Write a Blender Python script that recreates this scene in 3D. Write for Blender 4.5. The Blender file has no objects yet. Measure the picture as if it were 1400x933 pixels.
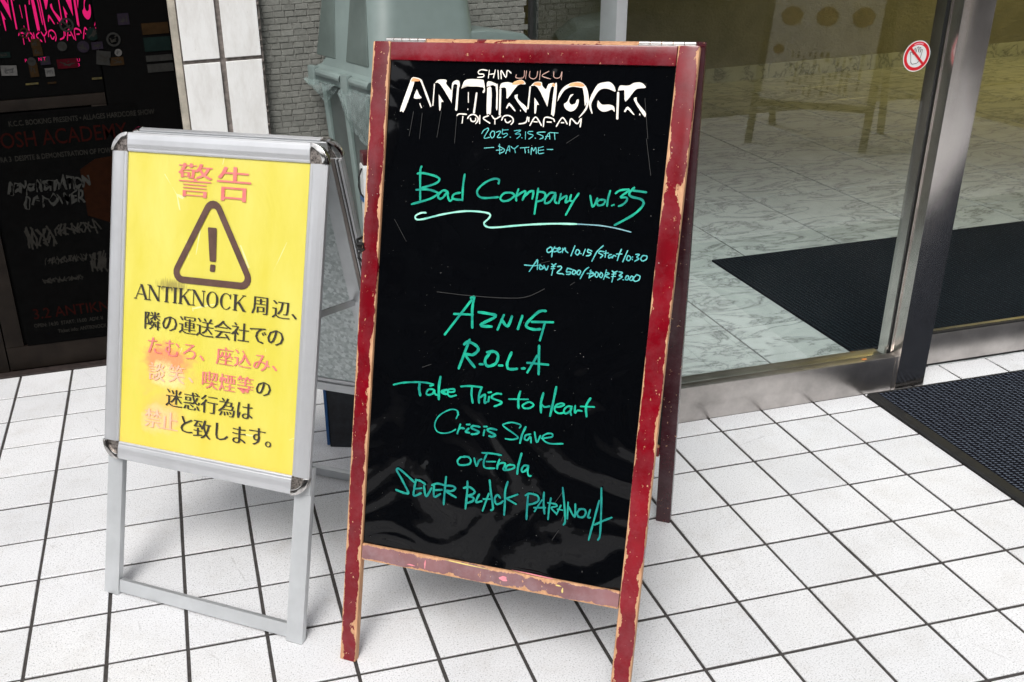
import bpy, bmesh, math, random, json
from mathutils import noise as NZ
from mathutils import Vector, Matrix
random.seed(7)
S = bpy.context.scene
R = math.radians
# ------------------------------------------------------------------ camera
cam = bpy.data.objects.new('camera', bpy.data.cameras.new('camera'))
S.collection.objects.link(cam)
right = Vector((0.9755475594867132, -0.2151021998665529, -0.04514424428526015))
down = Vector((-0.12854473814932466, -0.3917839927961291, -0.9110332339068888))
fwd = Vector((0.17827846048706864, 0.8945593030097513, -0.40985417397541357))
M = Matrix.Identity(4)
for r in range(3):
    M[r][0] = right[r]; M[r][1] = -down[r]; M[r][2] = -fwd[r]
CAM = Vector((-0.650988547, -2.46118776, 1.73343928))
M.translation = CAM
cam.matrix_world = M
cam.data.sensor_width = 36
cam.data.lens = 1373.41 / 1400 * 36
cam.data.shift_x = (700 - 534.417) / 1400
cam.data.shift_y = (457.984 - 466.5) / 1400
cam.data.clip_start = .02
cam.data.clip_end = 600
S.camera = cam
# ------------------------------------------------------------------ world, sun, exposure
SUN_EL, SUN_AZ = R(52), R(212)      # compass-like: from behind the camera, slightly left
W = bpy.data.worlds.new('World'); S.world = W; W.use_nodes = True
nt = W.node_tree; bg = nt.nodes['Background']
sky = nt.nodes.new('ShaderNodeTexSky'); sky.sky_type = 'NISHITA'; sky.sun_disc = False
sky.sun_elevation = SUN_EL; sky.sun_rotation = SUN_AZ
sky.air_density = 1.0; sky.dust_density = 4.0; sky.ozone_density = 1.0
hs = nt.nodes.new('ShaderNodeHueSaturation'); hs.inputs['Saturation'].default_value = .22
nt.links.new(sky.outputs[0], hs.inputs['Color']); nt.links.new(hs.outputs[0], bg.inputs[0])
bg.inputs[1].default_value = .15
sl = bpy.data.lights.new('sun', 'SUN'); sl.energy = 1.25; sl.angle = R(24); sl.color = (1, .97, .93)
sun = bpy.data.objects.new('sun', sl); S.collection.objects.link(sun)
sd = Vector((math.sin(SUN_AZ) * math.cos(SUN_EL), math.cos(SUN_AZ) * math.cos(SUN_EL), math.sin(SUN_EL)))
sun.rotation_euler = sd.to_track_quat('Z', 'Y').to_euler()
S.view_settings.view_transform = 'Standard'; S.view_settings.look = 'None'
S.view_settings.gamma = 1; S.view_settings.exposure = .46
S.view_settings.use_curve_mapping = False
S.render.film_transparent = False
S.cycles.max_bounces = 12; S.cycles.transparent_max_bounces = 24
S.cycles.glossy_bounces = 6; S.cycles.diffuse_bounces = 5
S.cycles.caustics_reflective = False; S.cycles.caustics_refractive = False
S.cycles.use_denoising = True
# ------------------------------------------------------------------ material helpers
class N:
    def __init__(s, name):
        s.m = bpy.data.materials.new(name); s.m.use_nodes = True; s.t = s.m.node_tree
        s.b = s.t.nodes['Principled BSDF']; s.out = s.t.nodes['Material Output']
    def n(s, ty, ins=None, **kw):
        x = s.t.nodes.new(ty)
        for k, v in kw.items(): setattr(x, k, v)
        for k, v in (ins or {}).items(): s.set(x.inputs[k], v)
        return x
    def set(s, inp, v):
        if isinstance(v, bpy.types.NodeSocket): s.t.links.new(v, inp)
        elif isinstance(v, bpy.types.Node): s.t.links.new(v.outputs[0], inp)
        else:
            if isinstance(v, (tuple, list)) and len(v) == 3 and inp.type == 'RGBA': v = (*v, 1)
            inp.default_value = v
    def p(s, **kw):
        mp = dict(color='Base Color', rough='Roughness', metal='Metallic', normal='Normal', coat='Coat Weight',
                  coatr='Coat Roughness', spec='Specular IOR Level', emit='Emission Color', es='Emission Strength',
                  ani='Anisotropic', trans='Transmission Weight', alpha='Alpha', sheen='Sheen Weight', ior='IOR')
        for k, v in kw.items(): s.set(s.b.inputs[mp[k]], v)
        return s.m
    def math(s, op, a, b=0.0, c=0.0, clamp=False):
        x = s.n('ShaderNodeMath', operation=op, use_clamp=clamp)
        s.set(x.inputs[0], a); s.set(x.inputs[1], b); s.set(x.inputs[2], c); return x.outputs[0]
    def noise(s, vec=None, scale=5, detail=3, rough=.5, dist=0):
        x = s.n('ShaderNodeTexNoise', {'Scale': scale, 'Detail': detail, 'Roughness': rough, 'Distortion': dist})
        if vec is not None: s.set(x.inputs['Vector'], vec)
        return x.outputs['Fac']
    def ramp(s, fac, stops, interp='LINEAR'):
        x = s.n('ShaderNodeValToRGB'); s.set(x.inputs[0], fac); e = x.color_ramp; e.interpolation = interp
        while len(e.elements) < len(stops): e.elements.new(.5)
        for el, (p, c) in zip(e.elements, stops):
            el.position = p; el.color = (*c, 1) if isinstance(c, (tuple, list)) else (c, c, c, 1)
        return x.outputs[0]
    def mix(s, fac, a, b, mode='MIX'):
        x = s.n('ShaderNodeMix', data_type='RGBA', blend_type=mode)
        s.set(x.inputs[0], fac); s.set(x.inputs[6], a); s.set(x.inputs[7], b); return x.outputs[2]
    def bump(s, h, strength=.3, dist=.001):
        x = s.n('ShaderNodeBump', {'Strength': strength, 'Distance': dist, 'Height': h}); return x.outputs[0]
    def obj(s): return s.n('ShaderNodeTexCoord').outputs['Object']
    def pos(s): return s.n('ShaderNodeNewGeometry').outputs['Position']
    def rnd(s): return s.n('ShaderNodeObjectInfo').outputs['Random']
    def attr(s, nm, ty='GEOMETRY'): return s.n('ShaderNodeAttribute', attribute_name=nm, attribute_type=ty).outputs['Vector']
    def mapping(s, vec, scale=(1, 1, 1), loc=(0, 0, 0), rot=(0, 0, 0)):
        return s.n('ShaderNodeMapping', {'Vector': vec, 'Scale': scale, 'Location': loc, 'Rotation': rot}).outputs[0]
    def sep(s, v):
        x = s.n('ShaderNodeSeparateXYZ'); s.set(x.inputs[0], v); return x.outputs

def plain(name, color, rough=.5, metal=0, var=.06, scale=30, bump=.0, **kw):
    k = N(name); nz = k.noise(k.obj(), scale, 4, .6)
    c2 = tuple(max(0, c * (1 - var * 3)) for c in color)
    c1 = tuple(min(1, c * (1 + var * 2)) for c in color)
    col = k.ramp(nz, [(.3, c2), (.7, c1)])
    k.p(color=col, rough=k.ramp(nz, [(.3, min(1, rough * 1.15)), (.7, rough * .88)]), metal=metal)
    if bump: k.p(normal=k.bump(k.noise(k.obj(), scale * 6, 3), bump, .0008))
    k.p(**kw); return k.m

# white speckled floor tile
k = N('speckled_tile'); pos = k.pos(); rnd = k.rnd()
off = k.n('ShaderNodeVectorMath', operation='ADD'); k.set(off.inputs[0], pos)
cmb = k.n('ShaderNodeCombineXYZ', {'X': k.math('MULTIPLY', rnd, 13.0), 'Y': k.math('MULTIPLY', rnd, 7.0)}); k.set(off.inputs[1], cmb.outputs[0])
v = off.outputs[0]
sp = k.ramp(k.noise(v, 260, 2, .7), [(.30, (.34, .34, .35)), (.42, (.74, .745, .76)), (.6, (.84, .845, .86))])
cloud = k.ramp(k.noise(pos, 2.2, 4, .6), [(.3, (.92, .92, .92)), (.65, (1, 1, 1))])
dirt = k.ramp(k.noise(v, 9, 6, .7), [(.30, (.92, .91, .895)), (.5, (1, 1, 1))])
tint = k.ramp(rnd, [(0, (.93, .935, .94)), (1, (1, 1, 1))])
# hairline cracks, a few tiles only
cr = k.n('ShaderNodeTexVoronoi', {'Scale': 1.6, 'Vector': v}, feature='DISTANCE_TO_EDGE').outputs['Distance']
crm = k.math('MULTIPLY', k.math('LESS_THAN', k.math('ADD', cr, k.math('MULTIPLY', k.noise(v, 30), .01)), .0062), k.math('GREATER_THAN', k.noise(v, 2), .56))
col = k.mix(1, k.mix(1, k.mix(1, sp, cloud, 'MULTIPLY'), dirt, 'MULTIPLY'), tint, 'MULTIPLY')
smg = k.ramp(k.noise(k.mapping(pos, (1, 1, 1), rot=(0, 0, .5)), 1.3, 8, .72), [(.52, 0), (.75, 1)])
col = k.mix(k.math('MULTIPLY', smg, .16), col, (.42, .40, .37))
spot = k.ramp(k.noise(pos, 26, 2, .5), [(.755, 0), (.775, 1)])
col = k.mix(k.math('MULTIPLY', spot, .35), col, (.30, .28, .26))
col = k.mix(k.math('MULTIPLY', crm, .22), col, (.2, .19, .18))
k.p(color=col, rough=k.ramp(k.noise(v, 14, 4), [(.3, .62), (.7, .42)]), spec=.35, normal=k.bump(k.noise(v, 500, 2), .12, .0004))
M_TILE = k.m
M_GROUT = plain('dark_grout', (.052, .047, .045), .9, scale=60, var=.12, bump=.3)
M_GROUT2 = plain('brown_grout', (.20, .175, .16), .9, scale=60, var=.15, bump=.3)
# wall tile
k = N('wall_tile'); pos = k.pos()
c = k.ramp(k.noise(k.mapping(pos, (8, 8, 2.5)), 3, 6, .7), [(.3, (.72, .71, .69)), (.55, (.83, .83, .82))])
scr = k.ramp(k.noise(k.mapping(pos, (60, 60, 14)), 4, 3, .8), [(.28, (.72, .70, .66)), (.36, (1, 1, 1))])
k.p(color=k.mix(.55, c, k.mix(1, c, scr, 'MULTIPLY')), rough=.38, normal=k.bump(k.noise(pos, 60, 3), .06, .001)); M_WALLTILE = k.m
# small brick
k = N('grey_brick'); r = k.rnd()
c = k.ramp(r, [(0, (.175, .18, .167)), (.5, (.20, .205, .19)), (1, (.225, .23, .215))])
c = k.mix(.6, c, k.mix(1, c, k.ramp(k.noise(k.pos(), 90, 5, .7), [(.3, (.55, .53, .5)), (.7, (1.2, 1.2, 1.15))]), 'MULTIPLY'))
k.p(color=c, rough=.85, normal=k.bump(k.noise(k.pos(), 220, 4), .6, .002)); M_BRICK = k.m
M_MORTAR = plain('brick_mortar', (.30, .30, .275), .95, scale=90, var=.12, bump=.4)
# brushed stainless
def steel(name, base=(.66, .62, .59), rough=.20, axis='Z', dirty=.25):
    k = N(name); pos = k.pos()
    sc = {'Z': (220, 220, 1.5), 'X': (1.5, 220, 220)}[axis]
    br = k.noise(k.mapping(pos, sc), 1.5, 4, .6)
    sm = k.noise(pos, 5, 5, .65)
    col = k.ramp(sm, [(.3, tuple(c * (1 - dirty) for c in base)), (.65, base)])
    k.p(color=col, metal=1.0, rough=k.math('ADD', k.math('MULTIPLY', br, .12), k.math('ADD', k.math('MULTIPLY', sm, .14), rough - .12)),
        normal=k.bump(br, .12, .0004)); return k.m
M_STEEL = steel('brushed_steel_post', axis='Z'); M_STEELX = steel('brushed_steel_rail', axis='X', rough=.34, dirty=.4)
M_ALU = plain('satin_aluminium', (.60, .61, .63), .36, .6, var=.03, scale=8)
M_ALUFLAT = plain('flat_aluminium', (.60, .62, .635), .40, .6, var=.03, scale=12)
M_BRONZE = plain('tarnished_web', (.30, .26, .24), .35, .7, var=.05); M_CHROME = plain('chrome_corner', (.62, .60, .58), .12, 1, var=.15, scale=60)
M_CHROMED = plain('speckled_recess', (.26, .23, .21), .3, .8, var=.3, scale=160, bump=.6)
M_RUBBER = plain('black_rubber', (.009, .009, .009), .6)
# galvanised sheet
k = N('galvanised_sheet'); o = k.obj()
vo = k.n('ShaderNodeTexVoronoi', {'Scale': 120.0, 'Vector': o}).outputs['Color']
g = k.n('ShaderNodeRGBToBW', {'Color': vo}).outputs[0]
g2 = k.math('MULTIPLY_ADD', k.noise(o, 90, 5, .7), .5, k.math('MULTIPLY', g, .5))
k.p(color=k.ramp(g2, [(.3, (.36, .41, .41)), (.7, (.66, .71, .71))]), metal=.55, rough=.5, normal=k.bump(k.noise(o, 120, 4), .2, .0005)); M_GALV = k.m
# worn red paint over pale wood: attribute bc = (across -1..1, along, depth)
def worn(name, paint, wear=.0, grey=0.0, st=(1, 1, .45)):
    k = N(name); bc = k.attr('bc'); sx = k.sep(bc); rr = k.rnd()
    ov = k.n('ShaderNodeVectorMath', operation='ADD'); k.set(ov.inputs[0], k.obj())
    k.set(ov.inputs[1], k.n('ShaderNodeCombineXYZ', {'X': k.math('MULTIPLY', rr, 9.0), 'Z': k.math('MULTIPLY', rr, 5.0)}).outputs[0])
    o = ov.outputs[0]
    edge = k.math('ABSOLUTE', sx[0])
    n1 = k.noise(k.mapping(o, st), 26, 7, .68); n2 = k.noise(o, 7, 3, .5)
    loc = k.math('MULTIPLY_ADD', n2, 1.2, -.6)
    h = k.math('ADD', k.math('ADD', k.math('MULTIPLY', k.math('POWER', edge, 3.2), .46), k.math('MULTIPLY', n1, 1.35)), k.math('MULTIPLY', loc, .75))
    bare = k.ramp(h, [(1.02 - wear, 0), (1.035 - wear, 1)])
    chips = k.math('GREATER_THAN', k.noise(k.mapping(o, (1, 1, .5)), 110, 3, .7), .685)
    bare = k.math('MAXIMUM', bare, k.math('MULTIPLY', chips, .9))
    wood = k.ramp(k.noise(k.mapping(o, (60, 60, 4)), 2, 5, .6), [(.3, (.42, .20, .10)), (.7, (.66, .38, .21))])
    pc = k.ramp(k.noise(o, 6, 4, .6), [(.3, tuple(c * .62 for c in paint)), (.7, tuple(min(1, c * 1.25) for c in paint))])
    scuff = k.ramp(k.noise(k.mapping(o, (1, 1, 1)), 11, 7, .75), [(.45, 0), (.75, 1)])
    pc = k.mix(k.math('MULTIPLY', scuff, .12 + grey), pc, (.34, .25, .28))
    spk = k.math('GREATER_THAN', k.noise(o, 240, 1, .5), .825)
    pc = k.mix(spk, pc, (.7, .68, .66))
    k.p(color=k.mix(bare, pc, wood), rough=k.math('MULTIPLY_ADD', bare, .45, .2), spec=.4,
        normal=k.bump(k.math('MULTIPLY_ADD', bare, -1.0, k.math('MULTIPLY', n1, .25)), .5, .0008)); return k.m
M_RED = worn('worn_red_paint', (.17, .0015, .007), .09); M_REDR = worn('worn_red_right', (.20, .0015, .008), .027); M_REDTOP = worn('worn_red_top_rail', (.18, .003, .010), .005, .10, st=(.28, 1, 1.2))
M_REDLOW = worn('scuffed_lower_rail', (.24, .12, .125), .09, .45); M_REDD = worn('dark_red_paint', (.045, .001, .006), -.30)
# glossy black board with buckled film
k = N('glossy_black_film'); o = k.attr('bc')
w = k.noise(k.mapping(o, (1, .8, 1)), 3.4, 1, .4, 2.6); w2 = k.noise(o, 22, 2, .5)
dust = k.math('GREATER_THAN', k.noise(o, 330, 1, .5), .815)
sm = k.ramp(k.noise(o, 14, 6, .75), [(.62, 0), (.85, 1)])
scv = k.n('ShaderNodeTexVoronoi', {'Scale': 5.0, 'Vector': k.mapping(o, (1, .45, 1), rot=(0, 0, .6))}, feature='DISTANCE_TO_EDGE').outputs['Distance']
scr = k.math('MULTIPLY', k.math('LESS_THAN', scv, .0012), k.math('GREATER_THAN', k.noise(o, 9, 2), .64))
col = k.mix(k.math('MULTIPLY', sm, .08), (.0015, .0018, .0025), (.06, .06, .07))
col = k.mix(dust, col, (.45, .45, .43))
k.p(color=col, rough=k.math('MULTIPLY_ADD', sm, .2, .045), spec=.5, ior=1.33, normal=k.bump(k.math('MULTIPLY', k.math('MULTIPLY_ADD', w2, .03, w), k.ramp(k.sep(o)[1], [(.45, 1), (.95, .16)])), .5, .06)); M_BLACK = k.m
# chalk marker inks
def ink(name, a, b, rough=.45):
    k = N(name); o = k.obj()
    k.p(color=k.ramp(k.noise(k.mapping(o, (1, 1, 1)), 34, 3, .6), [(.35, a), (.65, b)]), rough=rough, spec=.4); return k.m
M_INK = ink('green_marker', (.0, .22, .175), (.005, .46, .28)); M_INK2 = ink('blue_green_marker', (.0, .15, .155), (.008, .30, .23)); M_INK3 = ink('mid_green_marker', (.0, .19, .17), (.008, .40, .28)); M_INKT = ink('teal_marker', (.05, .36, .38), (.14, .56, .54))
M_INKP = ink('pale_green_marker', (.20, .60, .50), (.42, .85, .68)); M_INKE = ink('thin_blue_marker', (.12, .30, .36), (.26, .48, .52))
M_LOGO = ink('ivory_sticker', (.86, .80, .72), (.90, .86, .78)); M_LOGOO = ink('orange_reflection_tint', (.75, .30, .12), (.82, .50, .24))  # the orange is a reflection on the letters, painted as colour
M_LOGOF = ink('faded_sticker', (.42, .24, .2), (.55, .36, .3))
# yellow poster: object coords of the sign, attribute bc = (u, v, d)
k = N('yellow_poster'); o = k.attr('bc')
def blob(cx, cy, r, ax=1.0):
    d = k.n('ShaderNodeVectorMath', operation='DISTANCE'); k.set(d.inputs[0], k.mapping(o, (ax, 1, 0))); k.set(d.inputs[1], (cx * ax, cy, 0))
    return k.math('ADD', k.math('DIVIDE', d.outputs['Value'], r), k.math('MULTIPLY_ADD', k.noise(o, 22, 4, .65), 1.3, -.65))
base = k.ramp(k.noise(k.mapping(o, (1, .35, 1)), 9, 5, .6), [(.35, (.66, .575, .065)), (.7, (.71, .645, .13))])
y = k.sep(o)
low = k.ramp(k.math('ADD', k.math('MULTIPLY_ADD', y[1], -1.6, 1.06), k.math('MULTIPLY', k.noise(k.mapping(o, (1, .25, 1)), 26, 5, .7), .5)), [(.35, 0), (.85, 1)])
base = k.mix(k.math('MULTIPLY', low, .8), base, (.86, .60, .10))
for (cx, cy, r_, ax, colr, am, hard) in ((.185, .648, .085, .75, (.86, .55, .10), .8, .5), (.185, .672, .055, .6, (.84, .27, .13), .85, .55), (.19, .640, .040, .6, (.85, .70, .30), .8, .6),
                                   (.175, .545, .06, .8, (.86, .50, .12), .8, .5), (.165, .52, .05, .8, (.86, .60, .33), .6, .5)):
    f = k.ramp(blob(cx, cy, r_, ax), [(hard, 1), (1.0, 0)])
    base = k.mix(k.math('MULTIPLY', f, am), base, colr)
mo = k.mapping(o, (1, 1, 1), loc=(-.193, -.872, 0)); mo2 = k.mapping(mo, (.42, 1.1, 0), rot=(0, 0, R(35)))
ln = k.n('ShaderNodeVectorMath', operation='LENGTH'); k.set(ln.inputs[0], mo2)
sf = k.ramp(k.math('ADD', k.math('DIVIDE', ln.outputs['Value'], .022), k.math('MULTIPLY_ADD', k.noise(k.mapping(o, (300, 30, 1), rot=(0, 0, R(-30))), 1, 2), 1.6, -.8)), [(.4, 1), (1.0, 0)])
base = k.mix(k.math('MULTIPLY', sf, .7), base, (.22, .17, .05))
wr = k.noise(k.mapping(o, (1, .5, 1)), 8, 3, .5, 1.5)
fold = k.n('ShaderNodeTexVoronoi', {'Scale': 5.5, 'Vector': k.mapping(o, (1, .6, 1), rot=(0, 0, .5))}, feature='DISTANCE_TO_EDGE').outputs['Distance']
glint = k.math('MULTIPLY', k.math('LESS_THAN', k.math('ADD', fold, k.math('MULTIPLY', k.noise(o, 12), .03)), .0175), k.math('GREATER_THAN', k.noise(o, 13, 2), .575))
base = k.mix(k.math('MULTIPLY', glint, .45), base, (.9, .87, .6))
k.p(color=base, rough=.45, coat=.6, coatr=.12, normal=k.bump(k.math('MULTIPLY_ADD', fold, .2, wr), .35, .012)); M_YEL = k.m
M_PBLACK = ink('poster_black_print', (.028, .024, .020), (.045, .038, .03)); M_PBROWN = ink('poster_brown_print', (.085, .045, .035), (.12, .065, .05))
M_PRED = ink('poster_red_print', (.66, .16, .15), (.74, .22, .20)); M_PFADE = ink('poster_faded_print', (.80, .42, .28), (.78, .52, .34))
# glass
def glass(name, tint, ior=1.5, rough=.0):
    k = N(name); t = k.t; t.nodes.remove(k.b)
    tr = k.n('ShaderNodeBsdfTransparent', {'Color': tint}); gl = k.n('ShaderNodeBsdfGlossy', {'Color': (1, 1, 1), 'Roughness': rough})
    fr = k.n('ShaderNodeFresnel', {'IOR': ior}); mx = k.n('ShaderNodeMixShader')
    sm = k.noise(k.pos(), 3, 5, .7)
    df = k.n('ShaderNodeBsdfDiffuse', {'Color': (.5, .5, .5)}); mx2 = k.n('ShaderNodeMixShader', {0: k.ramp(sm, [(.4, .002), (.8, .012)])})
    bf = k.n('ShaderNodeNewGeometry').outputs['Backfacing']; fac = k.math('MULTIPLY', k.math('MULTIPLY', fr.outputs[0], 1.7), k.math('SUBTRACT', 1.0, bf), clamp=True)
    t.links.new(fac, mx.inputs[0]); t.links.new(tr.outputs[0], mx.inputs[1]); t.links.new(gl.outputs[0], mx.inputs[2])
    t.links.new(mx.outputs[0], mx2.inputs[1]); t.links.new(df.outputs[0], mx2.inputs[2]); t.links.new(mx2.outputs[0], k.out.inputs[0])
    return k.m
M_GLASS = glass('door_glass', (.945, .968, .962)); M_GLASSR = glass('alcove_glass', (.86, .93, .90))
# marble
k = N('white_marble'); rr = k.rnd()
ov = k.n('ShaderNodeVectorMath', operation='ADD'); k.set(ov.inputs[0], k.pos())
k.set(ov.inputs[1], k.n('ShaderNodeCombineXYZ', {'X': k.math('MULTIPLY', rr, 31.0), 'Y': k.math('MULTIPLY', rr, 17.0), 'Z': rr}).outputs[0]); o = ov.outputs[0]
ws = k.noise(o, 3.0, 6, .6, 1.8)
vein = k.math('ABSOLUTE', k.math('SUBTRACT', k.noise(k.mapping(o, (1, 2.2, 1), rot=(0, 0, .6)), 2.6, 9, .66, .9), .5))
vc = k.ramp(vein, [(0, (.20, .22, .22)), (.010, (.42, .44, .44)), (.045, (.56, .59, .59))])
k.p(color=k.mix(.45, vc, k.mix(1, vc, k.ramp(ws, [(.35, (.62, .64, .63)), (.6, (1, 1, 1))]), 'MULTIPLY')), rough=.2, spec=.5); M_MARBLE = k.m
k = N('rough_plaster'); pos = k.pos()
k.p(color=k.ramp(k.noise(pos, 6, 5), [(.3, (.25, .245, .18)), (.7, (.32, .31, .23))]), rough=.85,
    normal=k.bump(k.noise(k.mapping(pos, (1, 1, 1.6)), 26, 5, .7, .6), .8, .03)); M_PLASTER = k.m
# mats
def mat_m(name, hi, amp=1.0):
    k = N(name); o = k.sep(k.obj()); v = k.obj()
    wob = k.math('MULTIPLY', k.noise(v, 22, 3, .6), 5.0); wob2 = k.math('MULTIPLY', k.noise(v, 60, 2, .6), 3.0)
    a = k.math('SINE', k.math('ADD', k.math('MULTIPLY', o[0], 2 * math.pi / .0185), wob))
    b = k.math('SINE', k.math('ADD', k.math('ADD', k.math('MULTIPLY', o[1], 2 * math.pi / .0125), wob2), k.math('MULTIPLY', o[0], 85.0)))
    c = k.math('ADD', k.math('MULTIPLY', a, .30), k.math('MULTIPLY', b, .34))
    h = k.math('MULTIPLY', k.ramp(k.math('ADD', k.math('ADD', c, .30), k.math('MULTIPLY', k.noise(v, 150, 3, .7), .8)), [(.62, 0), (1.05, 1)]), amp)
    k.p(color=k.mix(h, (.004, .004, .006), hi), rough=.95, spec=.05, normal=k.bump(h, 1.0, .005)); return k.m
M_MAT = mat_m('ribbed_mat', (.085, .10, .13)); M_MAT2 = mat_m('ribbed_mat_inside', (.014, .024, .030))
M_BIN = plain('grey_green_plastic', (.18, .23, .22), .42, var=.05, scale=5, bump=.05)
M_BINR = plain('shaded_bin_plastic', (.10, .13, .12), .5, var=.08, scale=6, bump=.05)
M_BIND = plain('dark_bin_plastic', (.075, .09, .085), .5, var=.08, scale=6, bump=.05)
k = N('clear_bag'); 
mxs = k.n('ShaderNodeMixShader', {0: k.ramp(k.noise(k.obj(), 18, 5, .7), [(.35, .25), (.7, .65)])}); tr = k.n('ShaderNodeBsdfTransparent', {'Color': (.9, .95, .93)})
k.p(color=(.34, .42, .41), rough=.25, normal=k.bump(k.noise(k.mapping(k.obj(), (1, 1, .4)), 14, 3, .6), .5, .01))
k.t.links.new(tr.outputs[0], mxs.inputs[1]); k.t.links.new(k.b.outputs[0], mxs.inputs[2]); k.t.links.new(mxs.outputs[0], k.out.inputs[0]); M_BAG = k.m
M_DOOR = plain('dark_bronze_door', (.012, .009, .007), .5, .0, spec=.1, var=.15, scale=9)
M_DOORK = plain('black_door_glass', (.002, .002, .002), .5, spec=.03)
M_SILL = plain('dark_stone_sill', (.030, .022, .020), .5, var=.2, scale=40)
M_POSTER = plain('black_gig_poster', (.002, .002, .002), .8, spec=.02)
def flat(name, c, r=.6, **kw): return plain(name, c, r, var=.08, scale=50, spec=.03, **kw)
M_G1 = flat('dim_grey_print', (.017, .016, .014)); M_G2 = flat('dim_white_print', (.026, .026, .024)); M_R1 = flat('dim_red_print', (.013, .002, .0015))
M_FIRE = flat('dim_orange_print', (.010, .003, .001)); M_NEON = flat('lit_pink_sign', (.25, .004, .05), emit=(1, .02, .22, 1), es=.32)
M_CREAM = plain('cream_trim', (.46, .42, .35), .6, var=.12, scale=20)
M_WHITE = plain('white_plastic', (.7, .72, .72), .4); M_BLUE = plain('blue_edging', (.02, .10, .28), .45); M_CASE = plain('black_case', (.010, .012, .017), .55, var=.2)
M_CORD = plain('black_cord', (.012, .012, .012), .4); M_HINGE = plain('hinge_metal', (.62, .61, .60), .3, .9)
M_CONC = plain('grey_concrete', (.10, .10, .10), .8, var=.08, scale=3, bump=.1); M_TAN = plain('tan_facade', (.15, .12, .10), .8, var=.08, scale=2)
M_ASPH = plain('asphalt', (.16, .155, .15), .9, var=.15, scale=40, bump=.4); M_WIN = plain('dark_window', (.03, .035, .04), .12)
M_CEIL = plain('soffit_panel', (.42, .42, .41), .7, var=.03); M_RUBGAP = plain('black_gasket', (.012, .012, .012), .6)
M_MENU = plain('menu_white_print', (.90, .89, .86), .5, var=.03); M_FOOD = plain('menu_food_print', (.32, .14, .04), .5, var=.3, scale=60); M_MTXT = plain('menu_dark_print', (.06, .05, .04), .5)
M_MFR = plain('menu_frame_black', (.02, .02, .02), .4)
M_SRED = plain('sticker_red', (.62, .01, .02), .4, var=.02); M_SWH = plain('sticker_white', (.72, .74, .73), .4, var=.02); M_SBK = plain('sticker_black', (.015, .015, .015), .4)

# ------------------------------------------------------------------ mesh helpers
def mesh_from(verts, faces, name):
    me = bpy.data.meshes.new(name); me.from_pydata([tuple(v) for v in verts], [], faces); me.update(); return me
def link(o, parent=None, label=None, cat=None, group=None, kind=None):
    S.collection.objects.link(o)
    if parent is not None: o.parent = parent
    if label: o['label'] = label
    if cat: o['category'] = cat
    if group: o['group'] = group
    if kind: o['kind'] = kind
    return o
def empty(name, loc, rz=0, **kw):
    o = bpy.data.objects.new(name, None); o.location = loc; o.rotation_euler = (0, 0, rz); o.empty_display_size = .1
    return link(o, **kw)
class B:
    """collects geometry for ONE object"""
    def __init__(s): s.bm = bmesh.new()
    def hexa(s, c):   # 8 corners: bottom 0-3, top 4-7
        v = [s.bm.verts.new(p) for p in c]
        for f in ((0, 3, 2, 1), (4, 5, 6, 7), (0, 1, 5, 4), (1, 2, 6, 5), (2, 3, 7, 6), (3, 0, 4, 7)): s.bm.faces.new([v[i] for i in f])
        return s
    def box(s, x0, x1, y0, y1, z0, z1):
        return s.hexa([(x0, y0, z0), (x1, y0, z0), (x1, y1, z0), (x0, y1, z0), (x0, y0, z1), (x1, y0, z1), (x1, y1, z1), (x0, y1, z1)])
    def fbox(s, F, u0, u1, v0, v1, d0, d1, sk=0):   # box in a board frame; sk = rise of v towards u1
        return s.hexa([F(u0, v0, d0), F(u1, v0 + sk, d0), F(u1, v0 + sk, d1), F(u0, v0, d1), F(u0, v1, d0), F(u1, v1 + sk, d0), F(u1, v1 + sk, d1), F(u0, v1, d1)])
    def prism(s, pts, f0, f1):   # pts 2D; f0/f1 map to 3D
        a = [s.bm.verts.new(f0(*p)) for p in pts]; b = [s.bm.verts.new(f1(*p)) for p in pts]; n = len(pts)
        s.bm.faces.new(a[::-1]); s.bm.faces.new(b)
        for i in range(n): s.bm.faces.new([a[i], a[(i + 1) % n], b[(i + 1) % n], b[i]])
        return s
    def tube(s, pts, r, seg=8):
        rings = []
        for i, p in enumerate(pts):
            p = Vector(p); q = Vector(pts[min(i + 1, len(pts) - 1)]) - Vector(pts[max(i - 1, 0)]); q.normalize()
            a = q.cross(Vector((0, 0, 1)));  a = a if a.length > .05 else q.cross(Vector((1, 0, 0))); a.normalize(); b = q.cross(a)
            rings.append([s.bm.verts.new(p + (a * math.cos(t) + b * math.sin(t)) * r) for t in [2 * math.pi * j / seg for j in range(seg)]])
        for A, C in zip(rings, rings[1:]):
            for j in range(seg): s.bm.faces.new([A[j], A[(j + 1) % seg], C[(j + 1) % seg], C[j]])
        s.bm.faces.new(rings[0][::-1]); s.bm.faces.new(rings[-1]); return s
    def ob(s, name, mat, parent=None, bevel=0, seg=2, bc=None, smooth=False, **kw):
        bmesh.ops.recalc_face_normals(s.bm, faces=s.bm.faces)
        if bevel: bmesh.ops.bevel(s.bm, geom=list(s.bm.edges), offset=bevel, segments=seg, profile=.6, affect='EDGES', clamp_overlap=True)
        me = bpy.data.meshes.new(name)
        s.bm.to_mesh(me); s.bm.free()
        if bc:
            at = me.attributes.new('bc', 'FLOAT_VECTOR', 'POINT')
            for i, v in enumerate(me.vertices): at.data[i].vector = bc(v.co)
        if smooth or (bevel and seg > 1):
            for p in me.polygons: p.use_smooth = True
            try: me.set_sharp_from_angle(angle=R(35))
            except Exception: pass
        me.materials.append(mat); o = bpy.data.objects.new(name, me); return link(o, parent, **kw)
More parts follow.
